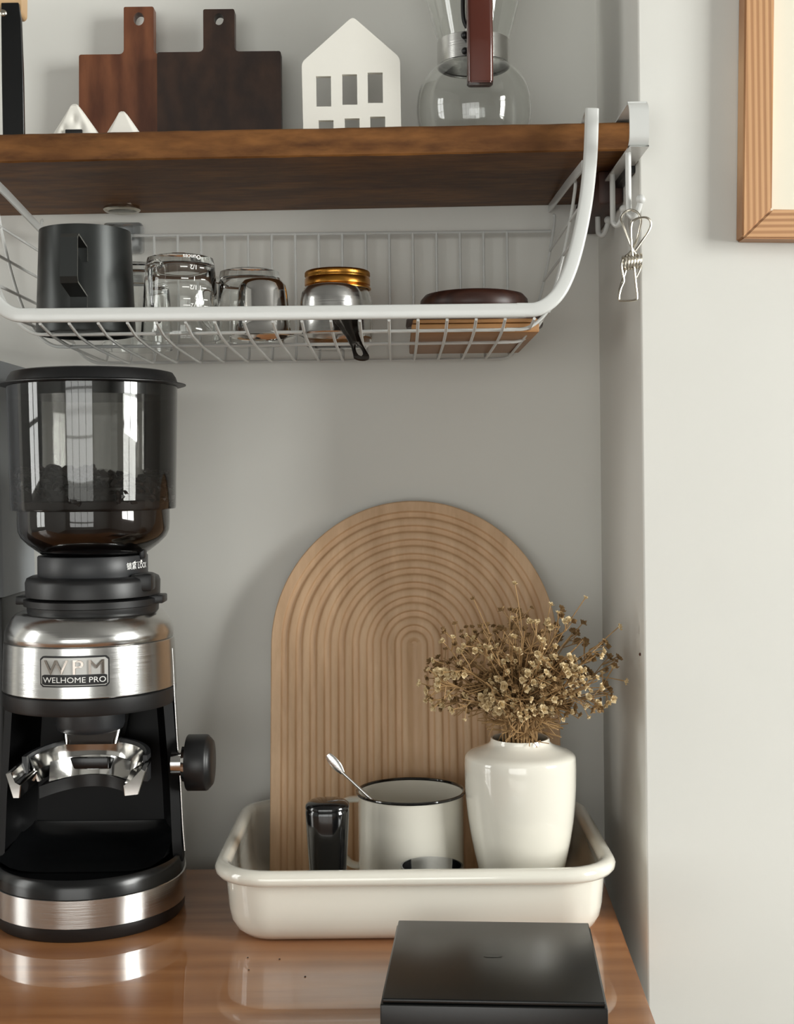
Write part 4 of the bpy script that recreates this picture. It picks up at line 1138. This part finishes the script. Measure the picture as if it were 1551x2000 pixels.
# ------------------------------------------------------------------ dried flowers
random.seed(21)
root = Vector((vx, vy, zv(1452)))
bq = thing('dried_flowers', (vx, vy, zv(1452)), 'bunch of dried beige baby\'s breath flowers standing in the white vase', 'dried flowers')
BC = Vector((vx + .003, vy - .002, P(1020, 1300, vy).z))
def floret_mesh(seed, mat):
    random.seed(seed); bm = NB()
    for ring, (n, tilt_, ln, wd) in enumerate(((5, 1.0, 1.0, .55), (5, .55, .85, .5), (3, .15, .7, .4))):
        for i in range(n):
            a = 2 * PI * (i + ring * .4 + random.uniform(-.15, .15)) / n; t = tilt_ + random.uniform(-.2, .2)
            d = Vector((math.cos(a) * math.sin(t), math.sin(a) * math.sin(t), math.cos(t))); sd_ = Vector((-math.sin(a), math.cos(a), 0))
            ln_ = ln * random.uniform(.8, 1.15)
            v = [bm.verts.new(q_) for q_ in (Vector((0, 0, 0)), d * ln_ * .6 + sd_ * wd, d * ln_ + Vector((0, 0, random.uniform(-.1, .25))), d * ln_ * .6 - sd_ * wd)]
            bm.faces.new((v[0], v[1], v[2])); bm.faces.new((v[0], v[2], v[3]))
    for v in bm.verts: v.co += Vector((random.uniform(-.16, .16), random.uniform(-.16, .16), random.uniform(-.2, .2)))
    for f in bm.faces: f.smooth = False
    me = bpy.data.meshes.new('floret'); bm.to_mesh(me); bm.free(); me.materials.append(mat); return me
FM = [floret_mesh(i, M['floret'] if i < 4 else M['floret2']) for i in range(6)]
random.seed(5)
twig = NB(); ends = []; ZLOW = P(1020, 1392, vy).z
def nrm(): return Vector((random.uniform(-1, 1), random.uniform(-1, 1), random.uniform(-1, 1)))
def clampv(p):
    if p.x > XJ - .006: p.x = XJ - .006
    lim = Yb0 + (p.z - zbot) * tilt - .006
    if p.y > lim: p.y = lim
    return p
NS = 62
for s_i in range(NS):
    az_ = 2 * PI * (s_i * .381966) ; q_ = math.sqrt((s_i + .5) / NS)
    th_ = q_ * 1.6
    dirv = Vector((math.sin(th_) * math.cos(az_) * 1.0, math.sin(th_) * math.sin(az_) * .85, math.cos(th_)))
    end = BC + Vector((dirv.x * .070, dirv.y * .054, -.022 + dirv.z * .058))
    r0 = root + Vector((math.cos(az_) * .013 * q_, math.sin(az_) * .013 * q_, -.012))
    mid = root + (end - root) * .42 + Vector((-dirv.x * .012, -dirv.y * .012, .008)) + nrm() * .003
    neck = root + Vector((math.cos(az_) * .015 * q_, math.sin(az_) * .015 * q_, .006))
    cp = [clampv(p) for p in spline([r0, neck, mid, clampv(end + nrm() * .004)], 4)]
    bm = NB(); n = len(cp)
    tube(bm, cp, [.00085 * (1 - .5 * i / n) for i in range(n)], 5)
    obj('stem', bm, M['stem'], bq)
    for b_i in range(7):
        k = random.uniform(.45, 1.0); p0 = cp[int(k * (n - 1))]
        dd = (dirv * .9 + nrm() * .85 + Vector((0, 0, .12))).normalized()
        ln_ = random.uniform(.012, .030)
        p1 = clampv(p0 + dd * ln_ * .5 + nrm() * .003); p2 = clampv(p0 + dd * ln_ + nrm() * .003)
        tube(twig, [p0, p1, p2], .00042, 4)
        ends.append((p2, dd))
        if p2.z < ZLOW: ends.pop()
        for c_i in range(2):
            d2 = (dd + nrm() * .9).normalized(); p3 = clampv(p1 + d2 * random.uniform(.006, .017))
            tube(twig, [p1, p3], .00038, 4); ends.append((p3, d2))
            if p3.z < ZLOW: ends.pop()
# a few long stray twigs to the left and above
for (px, py) in ((838, 1360), (835, 1348), (848, 1290), (925, 1170), (1006, 1142), (1143, 1168), (1208, 1225), (912, 1357), (1155, 1385), (1220, 1330), (880, 1360), (1075, 1182)):
    e = P(px, py, vy - .02); c_ = BC + Vector(((e.x - BC.x) * .35, -.005, (e.z - BC.z) * .2 - .01))
    tube(twig, spline([c_, c_.lerp(e, .5) + nrm() * .004, e], 4), .0004, 4); ends.append((clampv(e), (e - BC).normalized()))
obj('twigs', twig, M['stem'], bq, kind='stuff', smooth=0)
ends.sort(key=lambda q_: q_[0].y)      # the nearest ones are the ones seen
org = ORG[bq.name]; extra = NB()
for i, (p, d) in enumerate(ends):
    sc = random.uniform(.0022, .0042) * (1.15 if random.random() < .25 else 1)
    qm = d.to_track_quat('Z', 'Y').to_matrix().to_4x4()
    if i < 300:
        me = FM[random.choice((0, 1, 2, 3, 4))] 
        o = bpy.data.objects.new('floret', me); COL.objects.link(o); o.parent = bq
        o.matrix_local = Matrix.Translation(p - org) @ qm @ Matrix.Scale(sc, 4)
    else:
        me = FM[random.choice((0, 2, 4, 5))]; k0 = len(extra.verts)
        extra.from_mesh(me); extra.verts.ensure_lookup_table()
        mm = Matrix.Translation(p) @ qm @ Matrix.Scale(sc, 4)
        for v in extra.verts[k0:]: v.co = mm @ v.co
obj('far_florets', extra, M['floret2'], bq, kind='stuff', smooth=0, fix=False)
